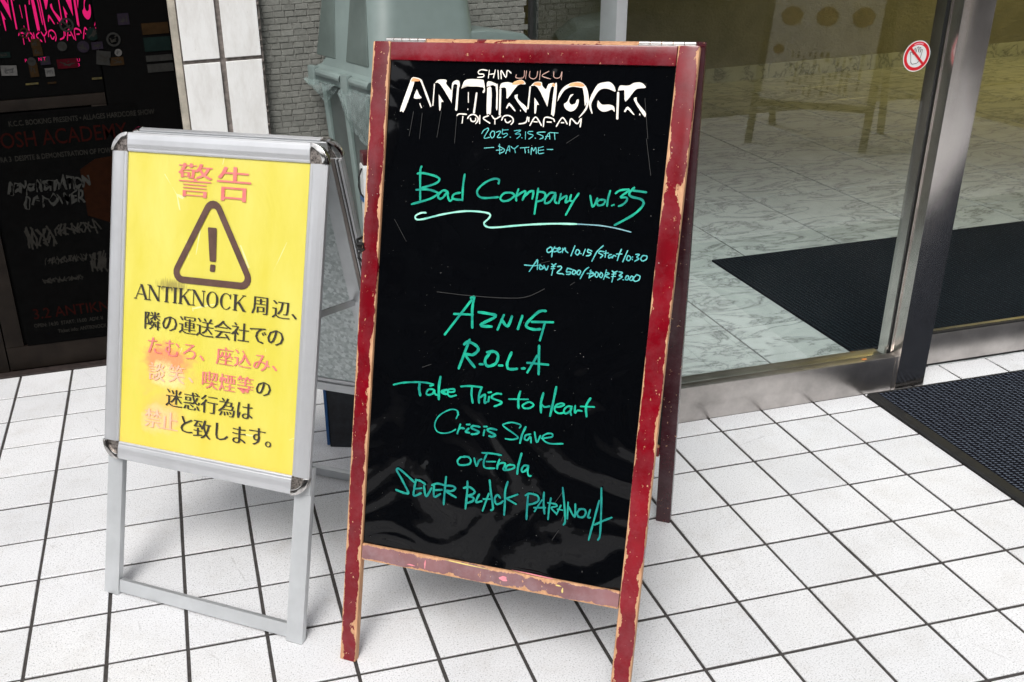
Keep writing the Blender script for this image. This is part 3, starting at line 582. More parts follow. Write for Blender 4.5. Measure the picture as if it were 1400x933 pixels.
# ------------------------------------------------------------------ hand lettering data (board coordinates in 0.1 mm)
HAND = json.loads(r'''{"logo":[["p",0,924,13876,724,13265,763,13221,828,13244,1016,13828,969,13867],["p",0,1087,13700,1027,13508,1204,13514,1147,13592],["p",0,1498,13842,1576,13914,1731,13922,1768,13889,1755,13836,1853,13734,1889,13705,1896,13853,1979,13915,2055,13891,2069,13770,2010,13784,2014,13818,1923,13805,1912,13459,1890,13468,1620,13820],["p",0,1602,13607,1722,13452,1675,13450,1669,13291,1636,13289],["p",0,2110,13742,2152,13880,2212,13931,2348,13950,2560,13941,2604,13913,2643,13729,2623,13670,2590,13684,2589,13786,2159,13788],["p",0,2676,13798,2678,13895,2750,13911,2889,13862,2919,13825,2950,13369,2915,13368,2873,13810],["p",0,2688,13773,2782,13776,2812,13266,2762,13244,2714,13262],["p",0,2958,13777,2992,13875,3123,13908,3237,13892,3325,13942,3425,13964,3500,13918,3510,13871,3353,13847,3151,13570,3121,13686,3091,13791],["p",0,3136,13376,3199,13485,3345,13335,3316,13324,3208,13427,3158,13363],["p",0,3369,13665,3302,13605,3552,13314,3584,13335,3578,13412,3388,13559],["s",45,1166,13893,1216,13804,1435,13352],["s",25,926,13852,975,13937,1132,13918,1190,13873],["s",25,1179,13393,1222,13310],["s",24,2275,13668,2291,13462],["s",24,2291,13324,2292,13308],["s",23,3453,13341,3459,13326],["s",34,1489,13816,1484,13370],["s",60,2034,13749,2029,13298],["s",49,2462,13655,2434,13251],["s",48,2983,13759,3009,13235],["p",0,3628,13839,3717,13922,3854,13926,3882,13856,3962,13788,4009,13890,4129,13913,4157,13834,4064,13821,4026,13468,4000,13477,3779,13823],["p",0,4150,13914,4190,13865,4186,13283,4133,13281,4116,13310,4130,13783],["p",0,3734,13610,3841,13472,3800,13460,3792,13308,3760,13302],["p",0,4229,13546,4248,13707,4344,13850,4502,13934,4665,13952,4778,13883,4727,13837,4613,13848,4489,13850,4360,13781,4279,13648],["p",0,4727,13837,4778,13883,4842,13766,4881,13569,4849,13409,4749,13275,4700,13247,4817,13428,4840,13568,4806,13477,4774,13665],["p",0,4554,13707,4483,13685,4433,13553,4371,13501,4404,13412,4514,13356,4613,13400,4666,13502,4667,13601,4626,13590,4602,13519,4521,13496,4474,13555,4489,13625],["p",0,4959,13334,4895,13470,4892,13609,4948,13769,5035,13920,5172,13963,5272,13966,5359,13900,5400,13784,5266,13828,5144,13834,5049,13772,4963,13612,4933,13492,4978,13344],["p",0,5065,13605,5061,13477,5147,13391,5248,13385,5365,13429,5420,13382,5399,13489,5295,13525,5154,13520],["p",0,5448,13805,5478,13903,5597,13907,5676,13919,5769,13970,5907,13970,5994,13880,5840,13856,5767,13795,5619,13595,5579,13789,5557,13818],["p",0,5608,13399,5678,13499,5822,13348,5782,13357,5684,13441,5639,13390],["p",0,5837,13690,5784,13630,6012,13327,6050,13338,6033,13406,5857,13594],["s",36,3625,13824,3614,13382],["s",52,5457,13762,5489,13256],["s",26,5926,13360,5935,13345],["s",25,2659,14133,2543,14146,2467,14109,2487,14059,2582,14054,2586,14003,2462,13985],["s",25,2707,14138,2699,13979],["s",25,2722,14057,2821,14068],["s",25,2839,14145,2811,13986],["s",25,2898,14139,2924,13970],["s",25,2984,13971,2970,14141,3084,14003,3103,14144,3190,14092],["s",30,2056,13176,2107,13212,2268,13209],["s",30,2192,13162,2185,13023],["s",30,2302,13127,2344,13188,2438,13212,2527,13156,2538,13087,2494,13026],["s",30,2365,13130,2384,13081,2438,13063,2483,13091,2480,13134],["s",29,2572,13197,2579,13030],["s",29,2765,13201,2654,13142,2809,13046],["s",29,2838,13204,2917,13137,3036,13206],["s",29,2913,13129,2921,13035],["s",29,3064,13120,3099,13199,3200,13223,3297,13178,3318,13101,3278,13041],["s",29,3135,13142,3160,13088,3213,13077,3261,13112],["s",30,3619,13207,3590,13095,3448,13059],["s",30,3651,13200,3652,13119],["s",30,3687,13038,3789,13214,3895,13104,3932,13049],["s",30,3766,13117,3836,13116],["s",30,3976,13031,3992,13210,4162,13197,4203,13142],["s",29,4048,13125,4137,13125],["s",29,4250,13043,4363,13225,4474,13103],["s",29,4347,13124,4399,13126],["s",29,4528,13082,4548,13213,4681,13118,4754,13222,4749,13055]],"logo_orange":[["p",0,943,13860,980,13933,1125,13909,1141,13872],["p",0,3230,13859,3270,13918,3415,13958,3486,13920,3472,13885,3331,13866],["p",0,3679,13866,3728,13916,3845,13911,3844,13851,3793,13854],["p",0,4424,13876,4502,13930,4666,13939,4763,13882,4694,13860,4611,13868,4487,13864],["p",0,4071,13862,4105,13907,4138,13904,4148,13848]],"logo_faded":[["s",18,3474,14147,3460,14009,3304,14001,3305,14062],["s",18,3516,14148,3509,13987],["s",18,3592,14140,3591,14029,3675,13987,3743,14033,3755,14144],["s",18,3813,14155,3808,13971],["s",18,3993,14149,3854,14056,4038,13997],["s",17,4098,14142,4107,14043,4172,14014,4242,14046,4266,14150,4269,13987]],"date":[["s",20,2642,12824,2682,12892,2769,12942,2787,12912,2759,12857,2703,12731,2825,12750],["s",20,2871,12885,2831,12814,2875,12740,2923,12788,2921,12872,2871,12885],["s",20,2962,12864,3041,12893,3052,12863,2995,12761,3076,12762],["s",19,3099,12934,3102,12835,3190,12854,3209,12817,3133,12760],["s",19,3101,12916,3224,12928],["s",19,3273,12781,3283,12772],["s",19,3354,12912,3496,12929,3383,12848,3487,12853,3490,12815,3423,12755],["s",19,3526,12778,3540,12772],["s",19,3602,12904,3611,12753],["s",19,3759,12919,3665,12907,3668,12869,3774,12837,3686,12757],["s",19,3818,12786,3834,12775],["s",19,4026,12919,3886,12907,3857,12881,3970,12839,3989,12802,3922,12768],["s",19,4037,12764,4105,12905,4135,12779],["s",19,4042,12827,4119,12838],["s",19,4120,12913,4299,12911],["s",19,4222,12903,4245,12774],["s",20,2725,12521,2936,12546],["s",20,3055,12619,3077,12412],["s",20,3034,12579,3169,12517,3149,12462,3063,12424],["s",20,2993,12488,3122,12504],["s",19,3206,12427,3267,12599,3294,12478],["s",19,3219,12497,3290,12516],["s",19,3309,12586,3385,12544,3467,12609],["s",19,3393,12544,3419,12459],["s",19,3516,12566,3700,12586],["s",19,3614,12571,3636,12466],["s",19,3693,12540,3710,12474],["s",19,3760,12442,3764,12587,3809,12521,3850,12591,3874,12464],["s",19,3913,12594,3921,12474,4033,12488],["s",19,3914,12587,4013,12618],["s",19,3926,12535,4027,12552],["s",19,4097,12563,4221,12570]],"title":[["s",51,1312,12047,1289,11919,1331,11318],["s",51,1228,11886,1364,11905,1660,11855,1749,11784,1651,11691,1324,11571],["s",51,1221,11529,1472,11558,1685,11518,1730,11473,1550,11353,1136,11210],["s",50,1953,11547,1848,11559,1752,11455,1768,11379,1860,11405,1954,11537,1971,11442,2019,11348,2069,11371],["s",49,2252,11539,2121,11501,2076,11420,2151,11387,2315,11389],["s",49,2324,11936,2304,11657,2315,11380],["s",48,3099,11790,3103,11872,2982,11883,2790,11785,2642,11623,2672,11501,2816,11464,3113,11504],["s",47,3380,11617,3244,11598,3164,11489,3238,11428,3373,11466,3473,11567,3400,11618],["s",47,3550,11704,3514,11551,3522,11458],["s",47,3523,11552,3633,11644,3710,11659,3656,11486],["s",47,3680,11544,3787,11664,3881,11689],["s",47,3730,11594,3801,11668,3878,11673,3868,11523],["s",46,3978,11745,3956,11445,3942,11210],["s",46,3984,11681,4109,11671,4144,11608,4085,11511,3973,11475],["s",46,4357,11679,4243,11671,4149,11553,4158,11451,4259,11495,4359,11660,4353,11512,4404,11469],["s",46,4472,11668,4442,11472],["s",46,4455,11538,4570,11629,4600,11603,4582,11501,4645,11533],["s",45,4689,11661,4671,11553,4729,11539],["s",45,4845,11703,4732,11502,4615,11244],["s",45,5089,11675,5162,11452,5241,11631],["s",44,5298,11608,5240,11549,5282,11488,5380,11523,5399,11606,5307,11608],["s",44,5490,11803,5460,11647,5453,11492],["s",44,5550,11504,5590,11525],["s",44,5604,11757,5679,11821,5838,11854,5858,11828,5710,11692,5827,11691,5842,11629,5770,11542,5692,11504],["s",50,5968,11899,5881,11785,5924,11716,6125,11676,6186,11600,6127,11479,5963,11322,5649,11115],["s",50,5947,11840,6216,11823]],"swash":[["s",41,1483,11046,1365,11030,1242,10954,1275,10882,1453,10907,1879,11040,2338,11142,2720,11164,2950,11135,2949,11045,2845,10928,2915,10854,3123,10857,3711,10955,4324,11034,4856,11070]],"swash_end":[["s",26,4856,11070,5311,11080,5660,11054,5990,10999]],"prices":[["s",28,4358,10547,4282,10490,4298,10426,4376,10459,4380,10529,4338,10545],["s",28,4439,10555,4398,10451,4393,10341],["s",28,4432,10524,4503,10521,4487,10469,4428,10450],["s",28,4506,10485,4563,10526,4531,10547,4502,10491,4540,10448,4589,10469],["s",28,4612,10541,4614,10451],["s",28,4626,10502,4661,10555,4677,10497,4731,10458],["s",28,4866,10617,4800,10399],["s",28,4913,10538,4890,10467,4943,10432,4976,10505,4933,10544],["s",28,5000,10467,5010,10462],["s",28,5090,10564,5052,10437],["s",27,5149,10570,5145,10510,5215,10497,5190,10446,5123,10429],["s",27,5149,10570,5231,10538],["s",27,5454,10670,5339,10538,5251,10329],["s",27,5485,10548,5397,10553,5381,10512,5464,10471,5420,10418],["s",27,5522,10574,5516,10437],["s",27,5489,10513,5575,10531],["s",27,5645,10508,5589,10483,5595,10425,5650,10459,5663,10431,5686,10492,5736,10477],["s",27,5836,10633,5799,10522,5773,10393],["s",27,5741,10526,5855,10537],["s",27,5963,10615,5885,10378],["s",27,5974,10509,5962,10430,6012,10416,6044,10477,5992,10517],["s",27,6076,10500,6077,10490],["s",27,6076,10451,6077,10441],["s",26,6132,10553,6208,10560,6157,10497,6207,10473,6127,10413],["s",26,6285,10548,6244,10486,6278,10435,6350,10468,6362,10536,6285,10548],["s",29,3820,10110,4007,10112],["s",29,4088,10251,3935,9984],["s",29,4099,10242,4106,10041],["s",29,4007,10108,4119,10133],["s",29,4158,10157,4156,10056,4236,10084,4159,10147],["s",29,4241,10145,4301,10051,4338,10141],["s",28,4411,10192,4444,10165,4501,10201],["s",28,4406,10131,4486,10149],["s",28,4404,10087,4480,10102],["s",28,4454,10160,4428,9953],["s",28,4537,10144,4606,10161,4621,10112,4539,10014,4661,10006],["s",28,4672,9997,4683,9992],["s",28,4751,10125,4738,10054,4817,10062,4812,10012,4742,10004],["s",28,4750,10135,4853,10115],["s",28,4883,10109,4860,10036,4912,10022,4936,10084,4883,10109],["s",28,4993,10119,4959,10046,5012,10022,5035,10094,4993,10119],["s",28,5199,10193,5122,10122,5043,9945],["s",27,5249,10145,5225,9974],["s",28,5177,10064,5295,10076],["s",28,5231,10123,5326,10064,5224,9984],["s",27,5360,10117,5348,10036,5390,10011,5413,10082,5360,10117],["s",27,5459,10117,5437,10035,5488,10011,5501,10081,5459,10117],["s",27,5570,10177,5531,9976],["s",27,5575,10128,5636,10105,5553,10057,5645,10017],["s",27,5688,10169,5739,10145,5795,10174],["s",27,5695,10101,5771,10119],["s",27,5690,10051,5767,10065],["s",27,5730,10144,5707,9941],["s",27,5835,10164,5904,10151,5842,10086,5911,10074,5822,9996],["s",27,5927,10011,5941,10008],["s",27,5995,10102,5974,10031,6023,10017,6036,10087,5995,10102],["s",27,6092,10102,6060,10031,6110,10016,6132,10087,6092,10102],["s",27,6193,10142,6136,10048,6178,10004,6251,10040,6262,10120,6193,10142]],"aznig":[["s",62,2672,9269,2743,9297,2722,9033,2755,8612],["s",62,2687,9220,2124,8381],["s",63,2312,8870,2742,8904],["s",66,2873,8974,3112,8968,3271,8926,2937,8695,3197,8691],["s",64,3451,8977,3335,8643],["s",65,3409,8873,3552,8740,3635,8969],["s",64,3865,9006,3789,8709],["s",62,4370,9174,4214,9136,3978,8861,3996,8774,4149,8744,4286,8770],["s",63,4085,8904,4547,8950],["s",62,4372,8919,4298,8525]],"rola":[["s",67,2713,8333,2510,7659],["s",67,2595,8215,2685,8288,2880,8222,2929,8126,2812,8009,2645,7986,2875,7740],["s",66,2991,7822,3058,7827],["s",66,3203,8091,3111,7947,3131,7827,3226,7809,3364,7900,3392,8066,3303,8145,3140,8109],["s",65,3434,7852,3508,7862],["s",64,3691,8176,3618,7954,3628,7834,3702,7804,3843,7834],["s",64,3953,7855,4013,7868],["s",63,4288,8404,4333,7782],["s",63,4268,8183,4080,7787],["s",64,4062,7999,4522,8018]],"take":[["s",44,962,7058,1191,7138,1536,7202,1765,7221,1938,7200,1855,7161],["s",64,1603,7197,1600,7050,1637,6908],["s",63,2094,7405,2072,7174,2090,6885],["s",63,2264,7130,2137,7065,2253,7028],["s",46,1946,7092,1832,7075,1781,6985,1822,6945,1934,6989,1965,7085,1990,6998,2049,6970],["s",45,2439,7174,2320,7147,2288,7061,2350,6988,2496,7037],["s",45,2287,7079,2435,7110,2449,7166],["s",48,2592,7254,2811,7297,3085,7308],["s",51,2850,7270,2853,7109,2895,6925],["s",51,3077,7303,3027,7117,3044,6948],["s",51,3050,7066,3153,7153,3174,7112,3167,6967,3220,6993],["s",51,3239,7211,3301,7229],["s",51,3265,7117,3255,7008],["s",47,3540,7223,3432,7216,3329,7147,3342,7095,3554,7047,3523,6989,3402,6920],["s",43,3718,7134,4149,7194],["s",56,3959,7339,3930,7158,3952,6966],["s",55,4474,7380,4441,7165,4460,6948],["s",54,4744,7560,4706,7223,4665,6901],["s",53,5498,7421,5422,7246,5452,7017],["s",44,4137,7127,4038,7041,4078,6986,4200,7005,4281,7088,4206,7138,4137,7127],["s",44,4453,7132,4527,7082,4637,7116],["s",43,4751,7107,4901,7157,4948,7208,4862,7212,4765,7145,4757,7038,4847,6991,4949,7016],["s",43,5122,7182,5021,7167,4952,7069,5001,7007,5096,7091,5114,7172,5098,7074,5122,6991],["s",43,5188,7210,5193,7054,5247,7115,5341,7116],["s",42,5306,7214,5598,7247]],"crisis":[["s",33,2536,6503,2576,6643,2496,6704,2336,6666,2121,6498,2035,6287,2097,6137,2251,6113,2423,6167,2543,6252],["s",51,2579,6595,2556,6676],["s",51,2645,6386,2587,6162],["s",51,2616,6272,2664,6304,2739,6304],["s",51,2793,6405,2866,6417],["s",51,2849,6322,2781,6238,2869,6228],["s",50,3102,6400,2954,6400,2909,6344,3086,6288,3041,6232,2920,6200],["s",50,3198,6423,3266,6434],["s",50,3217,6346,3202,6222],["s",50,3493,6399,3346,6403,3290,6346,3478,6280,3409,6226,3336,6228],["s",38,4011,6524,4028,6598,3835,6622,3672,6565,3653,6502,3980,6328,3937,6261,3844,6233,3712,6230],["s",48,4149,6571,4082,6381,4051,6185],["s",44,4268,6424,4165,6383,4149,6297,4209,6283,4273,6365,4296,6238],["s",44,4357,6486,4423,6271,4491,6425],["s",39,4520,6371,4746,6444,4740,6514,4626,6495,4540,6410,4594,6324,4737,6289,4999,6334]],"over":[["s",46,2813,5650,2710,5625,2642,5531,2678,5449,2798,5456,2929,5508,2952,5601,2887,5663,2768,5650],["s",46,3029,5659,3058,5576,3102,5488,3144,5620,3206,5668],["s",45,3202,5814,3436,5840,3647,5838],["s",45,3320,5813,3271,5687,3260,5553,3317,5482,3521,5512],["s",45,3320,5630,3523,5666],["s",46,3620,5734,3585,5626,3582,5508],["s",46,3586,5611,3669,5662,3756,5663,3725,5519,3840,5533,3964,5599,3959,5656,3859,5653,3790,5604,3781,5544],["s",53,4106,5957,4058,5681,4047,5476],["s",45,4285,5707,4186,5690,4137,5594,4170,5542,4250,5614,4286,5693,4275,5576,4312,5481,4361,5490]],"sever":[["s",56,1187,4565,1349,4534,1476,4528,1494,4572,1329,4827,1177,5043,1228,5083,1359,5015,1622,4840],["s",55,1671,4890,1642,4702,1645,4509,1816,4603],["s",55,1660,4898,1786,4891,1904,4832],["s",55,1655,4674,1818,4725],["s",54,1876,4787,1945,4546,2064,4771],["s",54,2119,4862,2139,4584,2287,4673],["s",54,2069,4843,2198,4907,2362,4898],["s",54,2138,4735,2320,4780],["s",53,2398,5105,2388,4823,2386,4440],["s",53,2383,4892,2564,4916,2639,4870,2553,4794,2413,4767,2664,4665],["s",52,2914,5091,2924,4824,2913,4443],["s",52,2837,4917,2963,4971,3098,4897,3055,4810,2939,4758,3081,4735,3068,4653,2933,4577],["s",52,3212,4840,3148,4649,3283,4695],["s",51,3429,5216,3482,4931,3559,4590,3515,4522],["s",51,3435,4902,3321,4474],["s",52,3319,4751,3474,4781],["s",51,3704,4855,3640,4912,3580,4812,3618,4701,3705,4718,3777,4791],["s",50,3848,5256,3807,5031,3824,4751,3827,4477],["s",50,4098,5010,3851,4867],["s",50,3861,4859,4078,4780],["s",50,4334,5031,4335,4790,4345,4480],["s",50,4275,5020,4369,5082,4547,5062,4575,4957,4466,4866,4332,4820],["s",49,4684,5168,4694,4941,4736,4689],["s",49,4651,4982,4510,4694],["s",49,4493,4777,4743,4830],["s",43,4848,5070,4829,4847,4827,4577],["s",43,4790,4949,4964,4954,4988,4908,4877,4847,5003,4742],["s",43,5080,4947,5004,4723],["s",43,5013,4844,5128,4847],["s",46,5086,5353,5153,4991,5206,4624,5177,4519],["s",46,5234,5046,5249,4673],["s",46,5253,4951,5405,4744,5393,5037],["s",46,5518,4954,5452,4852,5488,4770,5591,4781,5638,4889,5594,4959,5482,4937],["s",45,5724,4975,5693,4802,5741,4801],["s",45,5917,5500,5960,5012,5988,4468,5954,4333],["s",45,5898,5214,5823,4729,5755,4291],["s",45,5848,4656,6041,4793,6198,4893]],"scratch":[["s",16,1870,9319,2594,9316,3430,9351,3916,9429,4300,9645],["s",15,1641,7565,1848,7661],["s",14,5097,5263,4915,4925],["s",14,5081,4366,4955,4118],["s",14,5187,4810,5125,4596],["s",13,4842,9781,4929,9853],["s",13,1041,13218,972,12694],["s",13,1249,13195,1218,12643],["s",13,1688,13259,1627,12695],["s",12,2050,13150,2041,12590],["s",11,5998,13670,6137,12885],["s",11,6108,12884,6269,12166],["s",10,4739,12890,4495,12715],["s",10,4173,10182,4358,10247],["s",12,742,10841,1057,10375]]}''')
def smooth(pts, n=5):
    if len(pts) < 3: return pts
    P = [pts[0]] + pts + [pts[-1]]; out = []
    for i in range(1, len(P) - 2):
        p0, p1, p2, p3 = P[i - 1:i + 3]
        for t in [j / n for j in range(n)]:
            out.append(tuple(.5 * ((2 * p1[a]) + (-p0[a] + p2[a]) * t + (2 * p0[a] - 5 * p1[a] + 4 * p2[a] - p3[a]) * t * t + (-p0[a] + 3 * p1[a] - 3 * p2[a] + p3[a]) * t ** 3) for a in (0, 1)))
    out.append(pts[-1]); return out
def lettering(keys, F, d, mat, name, parent, du=0, dv=0, scale=1.0):
    bm = bmesh.new(); kk = 0
    for key in keys:
        for it in HAND[key]:
            kind, w = it[0], it[1] / 1e4; c = [(it[i] / 1e4, it[i + 1] / 1e4) for i in range(2, len(it), 2)]
            kk += 1
            if kind == 'p':
                c = smooth(c + [c[0]], 3)[:-1]
                vs = [bm.verts.new(F(a + du, b + dv, d - kk * 1.2e-5)) for a, b in c]
                try: bm.faces.new(vs)
                except Exception: pass
                continue
            c = smooth(c, 5)
            c = [(a, b) for a, b in c]; n = len(c); L_, R_ = [], []
            cl = [c[0]]
            for q in c[1:]:
                if (Vector(q) - Vector(cl[-1])).length > w * .12: cl.append(q)
            c = cl if len(cl) > 1 else [c[0], (c[0][0] + w * .3, c[0][1])]; n = len(c)
            for i in range(n):
                a = Vector(c[max(i - 1, 0)]); b = Vector(c[min(i + 1, n - 1)]); t = (b - a); t = t.normalized() if t.length > 1e-9 else Vector((1, 0)); nn = Vector((-t.y, t.x)); p = Vector(c[i])
                ww = w * (.5 + .05 * math.sin(i * 1.3 + kk)) * (0.93 if 0 < i < n - 1 else .8)
                z = d - kk * 1.5e-5 - i * 3e-6
                L_.append(bm.verts.new(F(*(p + nn * ww), z))); R_.append(bm.verts.new(F(*(p - nn * ww), z)))
            for i in range(n - 1): bm.faces.new([R_[i], R_[i + 1], L_[i + 1], L_[i]])
            for end, sgn in ((0, -1), (n - 1, 1)):
                a = Vector(c[end]); b = Vector(c[1 if end == 0 else n - 2]); t = (a - b).normalized(); nn = Vector((-t.y, t.x)); ww = w * .4
                z = d - kk * 1.5e-5 - end * 3e-6
                arc = [bm.verts.new(F(*(a + nn * ww * math.cos(q) + t * ww * math.sin(q)), z - 1e-6)) for q in [math.pi * j / 6 for j in range(7)]]
                bm.faces.new(arc)
    bmesh.ops.recalc_face_normals(bm, faces=bm.faces)
    me = bpy.data.meshes.new(name); bm.to_mesh(me); bm.free(); me.materials.append(mat)
    return link(bpy.data.objects.new(name, me), parent)
# pink lit logo on the door: same shape as on the board, at door height
DF = lambda u, v, d: (u, d, v)
DF2 = lambda u, v, d: (u - 1.0960 + 1.40 - .2790, d, 1.332 + (v - 1.334) * 2.05)
lettering(['logo'], DF2, .0232, M_NEON, 'pink_logo', dr)
for b_, x, z in (('P', -1.165, 1.205), ('N T', -1.118, 1.206), ('U', -.985, 1.193), ('3', -.985, 1.176)):
    wall_text(b_, x + c0, .0205, z, .016, M_NEON, 'phone_text', dr)

# ------------------------------------------------------------------ red A-frame blackboard
def frames(tilt, D):
    s, c = math.sin(tilt), math.cos(tilt)
    front = lambda u, v, d: (u, v * s + d * c, v * c - d * s)
    rear = lambda u, v, d: (u, D - v * s - d * c, v * c - d * s)
    return front, rear
tb = .26504; W_, H_ = .696, 1.4705
FR, RR = frames(tb, .865)
rb = empty('red_blackboard_sign', (-.4360234, -.53558656, 0), R(-35.5508), label='tall worn red wooden A-frame blackboard listing bands in green marker', cat='sign')
def inv_front(tilt):
    s, c = math.sin(tilt), math.cos(tilt)
    return lambda co: (co.x, co.y * s + co.z * c, co.y * c - co.z * s)
iv = inv_front(tb)
def bar(F, u0, u1, v0, v1, d0, d1, name, mat, parent, across='u', sk=0, invf=iv, bev=.003, **kw):
    def bc(co):
        a = invf(co)
        if across == 'u': return ((a[0] - u0) / (u1 - u0) * 2 - 1, a[1], a[2])
        return ((a[1] - sk * (a[0] - u0) / (u1 - u0) - v0) / (v1 - v0) * 2 - 1, a[0], a[2])
    return B().fbox(F, u0, u1, v0, v1, d0, d1, sk).ob(name, mat, parent, bevel=bev, bc=bc, **kw)
TH = .024
bar(FR, 0, .0418, 0, H_, 0, TH, 'stile', M_RED, rb, bev=.0045); bar(FR, W_ - .0418, W_, 0, H_, 0, TH, 'stile', M_REDR, rb, bev=.0045)
bar(FR, .0424, W_ - .0424, 1.4305, 1.4690, .0008, TH, 'top_rail', M_REDTOP, rb, across='v')
bar(FR, .0424, W_ - .0424, .2685, .3085, .0008, TH, 'bottom_rail', M_REDLOW, rb, across='v', sk=.019)
# buckled glossy film panel: real waves in the mesh
bm = bmesh.new(); nu, nv = 44, 84; gr = []
from mathutils import noise as NZ
for j in range(nv + 1):
    row = []
    for i in range(nu + 1):
        u = .038 + (W_ - .076) * i / nu; v = .296 + (1.434 - .296) * j / nv + 0
        e = min(1, min(i, nu - i) / 5, min(j, nv - j) / 5)
        lowf = max(0, 1 - (v - .3) / .5)
        h_ = NZ.noise(Vector((u * 6, v * 4, 1.7))) * .0016 * (1 + 1.2 * lowf) + NZ.noise(Vector((u * 15, v * 11, 4.2))) * .00035 * (.6 + 2 * lowf)
        row.append(bm.verts.new(FR(u, v, .0085 + h_ * e)))
    gr.append(row)
for j in range(nv):
    for i in range(nu): bm.faces.new([gr[j][i], gr[j][i + 1], gr[j + 1][i + 1], gr[j + 1][i]])
me = bpy.data.meshes.new('black_panel'); bm.to_mesh(me); bm.free(); me.materials.append(M_BLACK)
at = me.attributes.new('bc', 'FLOAT_VECTOR', 'POINT')
for i, v in enumerate(me.vertices): at.data[i].vector = iv(v.co)
for p in me.polygons: p.use_smooth = True
panel = link(bpy.data.objects.new('black_panel', me), rb)
B().fbox(FR, .036, W_ - .036, .285, 1.440, .0135, .0185).ob('backing_board', M_RUBBER, rb)
LD = .0052
lettering(['logo'], FR, LD, M_LOGO, 'white_logo', panel); [(HAND.__setitem__('one', [it_]), lettering(['one'], FR, LD - .0007, M_LOGOO, 'logo_reflection_tint', panel)) for it_ in HAND['logo_orange']]; lettering(['logo_faded'], FR, LD, M_LOGOF, 'faded_logo', panel)  # orange patches paint the reflected tint on the letter tops
M_SCR = plain('fine_scratch', (.018, .018, .018), .5)
for it_ in HAND['scratch']:
    HAND['one'] = [it_]; lettering(['one'], FR, LD, M_SCR, 'scratch', panel)
lettering(['date'], FR, LD, M_INKT, 'date_handwriting', panel); lettering(['title'], FR, LD, M_INK, 'title_handwriting', panel)
lettering(['swash'], FR, LD, M_INKP, 'underline_stroke', panel); lettering(['swash_end'], FR, LD, M_INKE, 'underline_stroke', panel)
lettering(['prices'], FR, LD, M_INKT, 'times_handwriting', panel)
for ln_, ik_ in (('aznig', M_INK), ('rola', M_INK), ('take', M_INK), ('crisis', M_INK3), ('over', M_INK3), ('sever', M_INK2)): lettering([ln_], FR, LD, ik_, 'band_name_handwriting', panel)
# yellow/pink chalk smears on the lower rail
M_CH1 = plain('chalk_pink', (.75, .25, .30), .8); M_CH2 = plain('chalk_yellow', (.75, .6, .2), .8)
for (u, v, w, h, m) in ((.170, .283, .018, .003, M_CH1), (.205, .292, .003, .022, M_CH1), (.395, .300, .018, .012, M_CH1), (.52, .312, .012, .003, M_CH2), (.30, .314, .10, .0028, M_CH2), (.47, .325, .09, .0024, M_CH1), (.53, .303, .004, .012, M_CH2)):
    bmx = B().prism([(u + w / 2 * math.cos(q) * (1 + .3 * math.sin(3 * q + u * 90)), v + h / 2 * math.sin(q)) for q in [2 * math.pi * j / 14 for j in range(14)]], lambda a, b: FR(a, b, .0002), lambda a, b: FR(a, b, .0008)); bmx.ob('chalk_smear', m, rb)
# rear leaf (slightly swung), hinges, cords
RS = lambda u, v, d: RR(u - .036 * (1 - v / H_) * 1.0 + .002, v, d)
def ivr(co):
    v = (.865 - co.y) * math.sin(tb) + co.z * math.cos(tb)
    return (co.x + .036 * (1 - v / H_) - .002, v, 0)
for a, b_, c_, e_, nm, ac in ((0, .0418, 0, H_ - .006, 'rear_stile', 'u'), (W_ - .0418, W_, 0, H_ - .006, 'rear_stile', 'u'), (.0424, W_ - .0424, 1.424, 1.463, 'rear_rail', 'v'), (.0424, W_ - .0424, .27, .31, 'rear_rail', 'v')):
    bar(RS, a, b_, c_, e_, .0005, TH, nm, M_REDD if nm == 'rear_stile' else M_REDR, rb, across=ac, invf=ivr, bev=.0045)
B().fbox(RS, .04, W_ - .04, .30, 1.43, .008, .014).ob('rear_panel', M_RUBBER, rb)
# torn bare wood end of the right rear leg
B().fbox(RS, W_ - .0415, W_ - .0005, .0005, .017, -.0008, .0002).ob('bare_wood_end', plain('bare_wood', (.33, .13, .04), .8, var=.3, scale=60), rb)
for u0, u1 in ((.020, .115), (.574, .686)):
    hz = empty('hinge', (0, 0, 0), parent=rb)
    top = FR(u0, H_, TH); n_ = 5
    for i in range(n_):
        a = u0 + (u1 - u0) * i / n_; b2 = u0 + (u1 - u0) * (i + 1) / n_ - .0018
        B().tube([(a, top[1] + .008, top[2] + .004), (b2, top[1] + .008, top[2] + .004)], .0042, 12).ob('hinge_knuckle', M_HINGE, hz, smooth=True)
    B().box(u0, u1, top[1] - .012, top[1] + .008, top[2] + .0022, top[2] + .0034).ob('hinge_leaf', M_HINGE, hz)
# black cord knotted on the left stile
cd = [FR(-.012, 1.035, .03), FR(-.018, 1.03, .012), FR(-.010, 1.022, -.002), FR(.004, 1.024, -.004), FR(.006, 1.012, -.002), FR(-.008, 1.000, .004), FR(-.016, .988, .02), FR(-.010, .975, .035), FR(.002, .98, .05)]
cds = [Vector(p) for p in cd]
B().tube(cds, .0032, 8).ob('tie_cord', M_CORD, rb, smooth=True)
B().tube([FR(-.006, 1.018, .006), FR(-.014, 1.013, .016)], .009, 10).ob('cord_knot', M_CORD, rb, smooth=True)

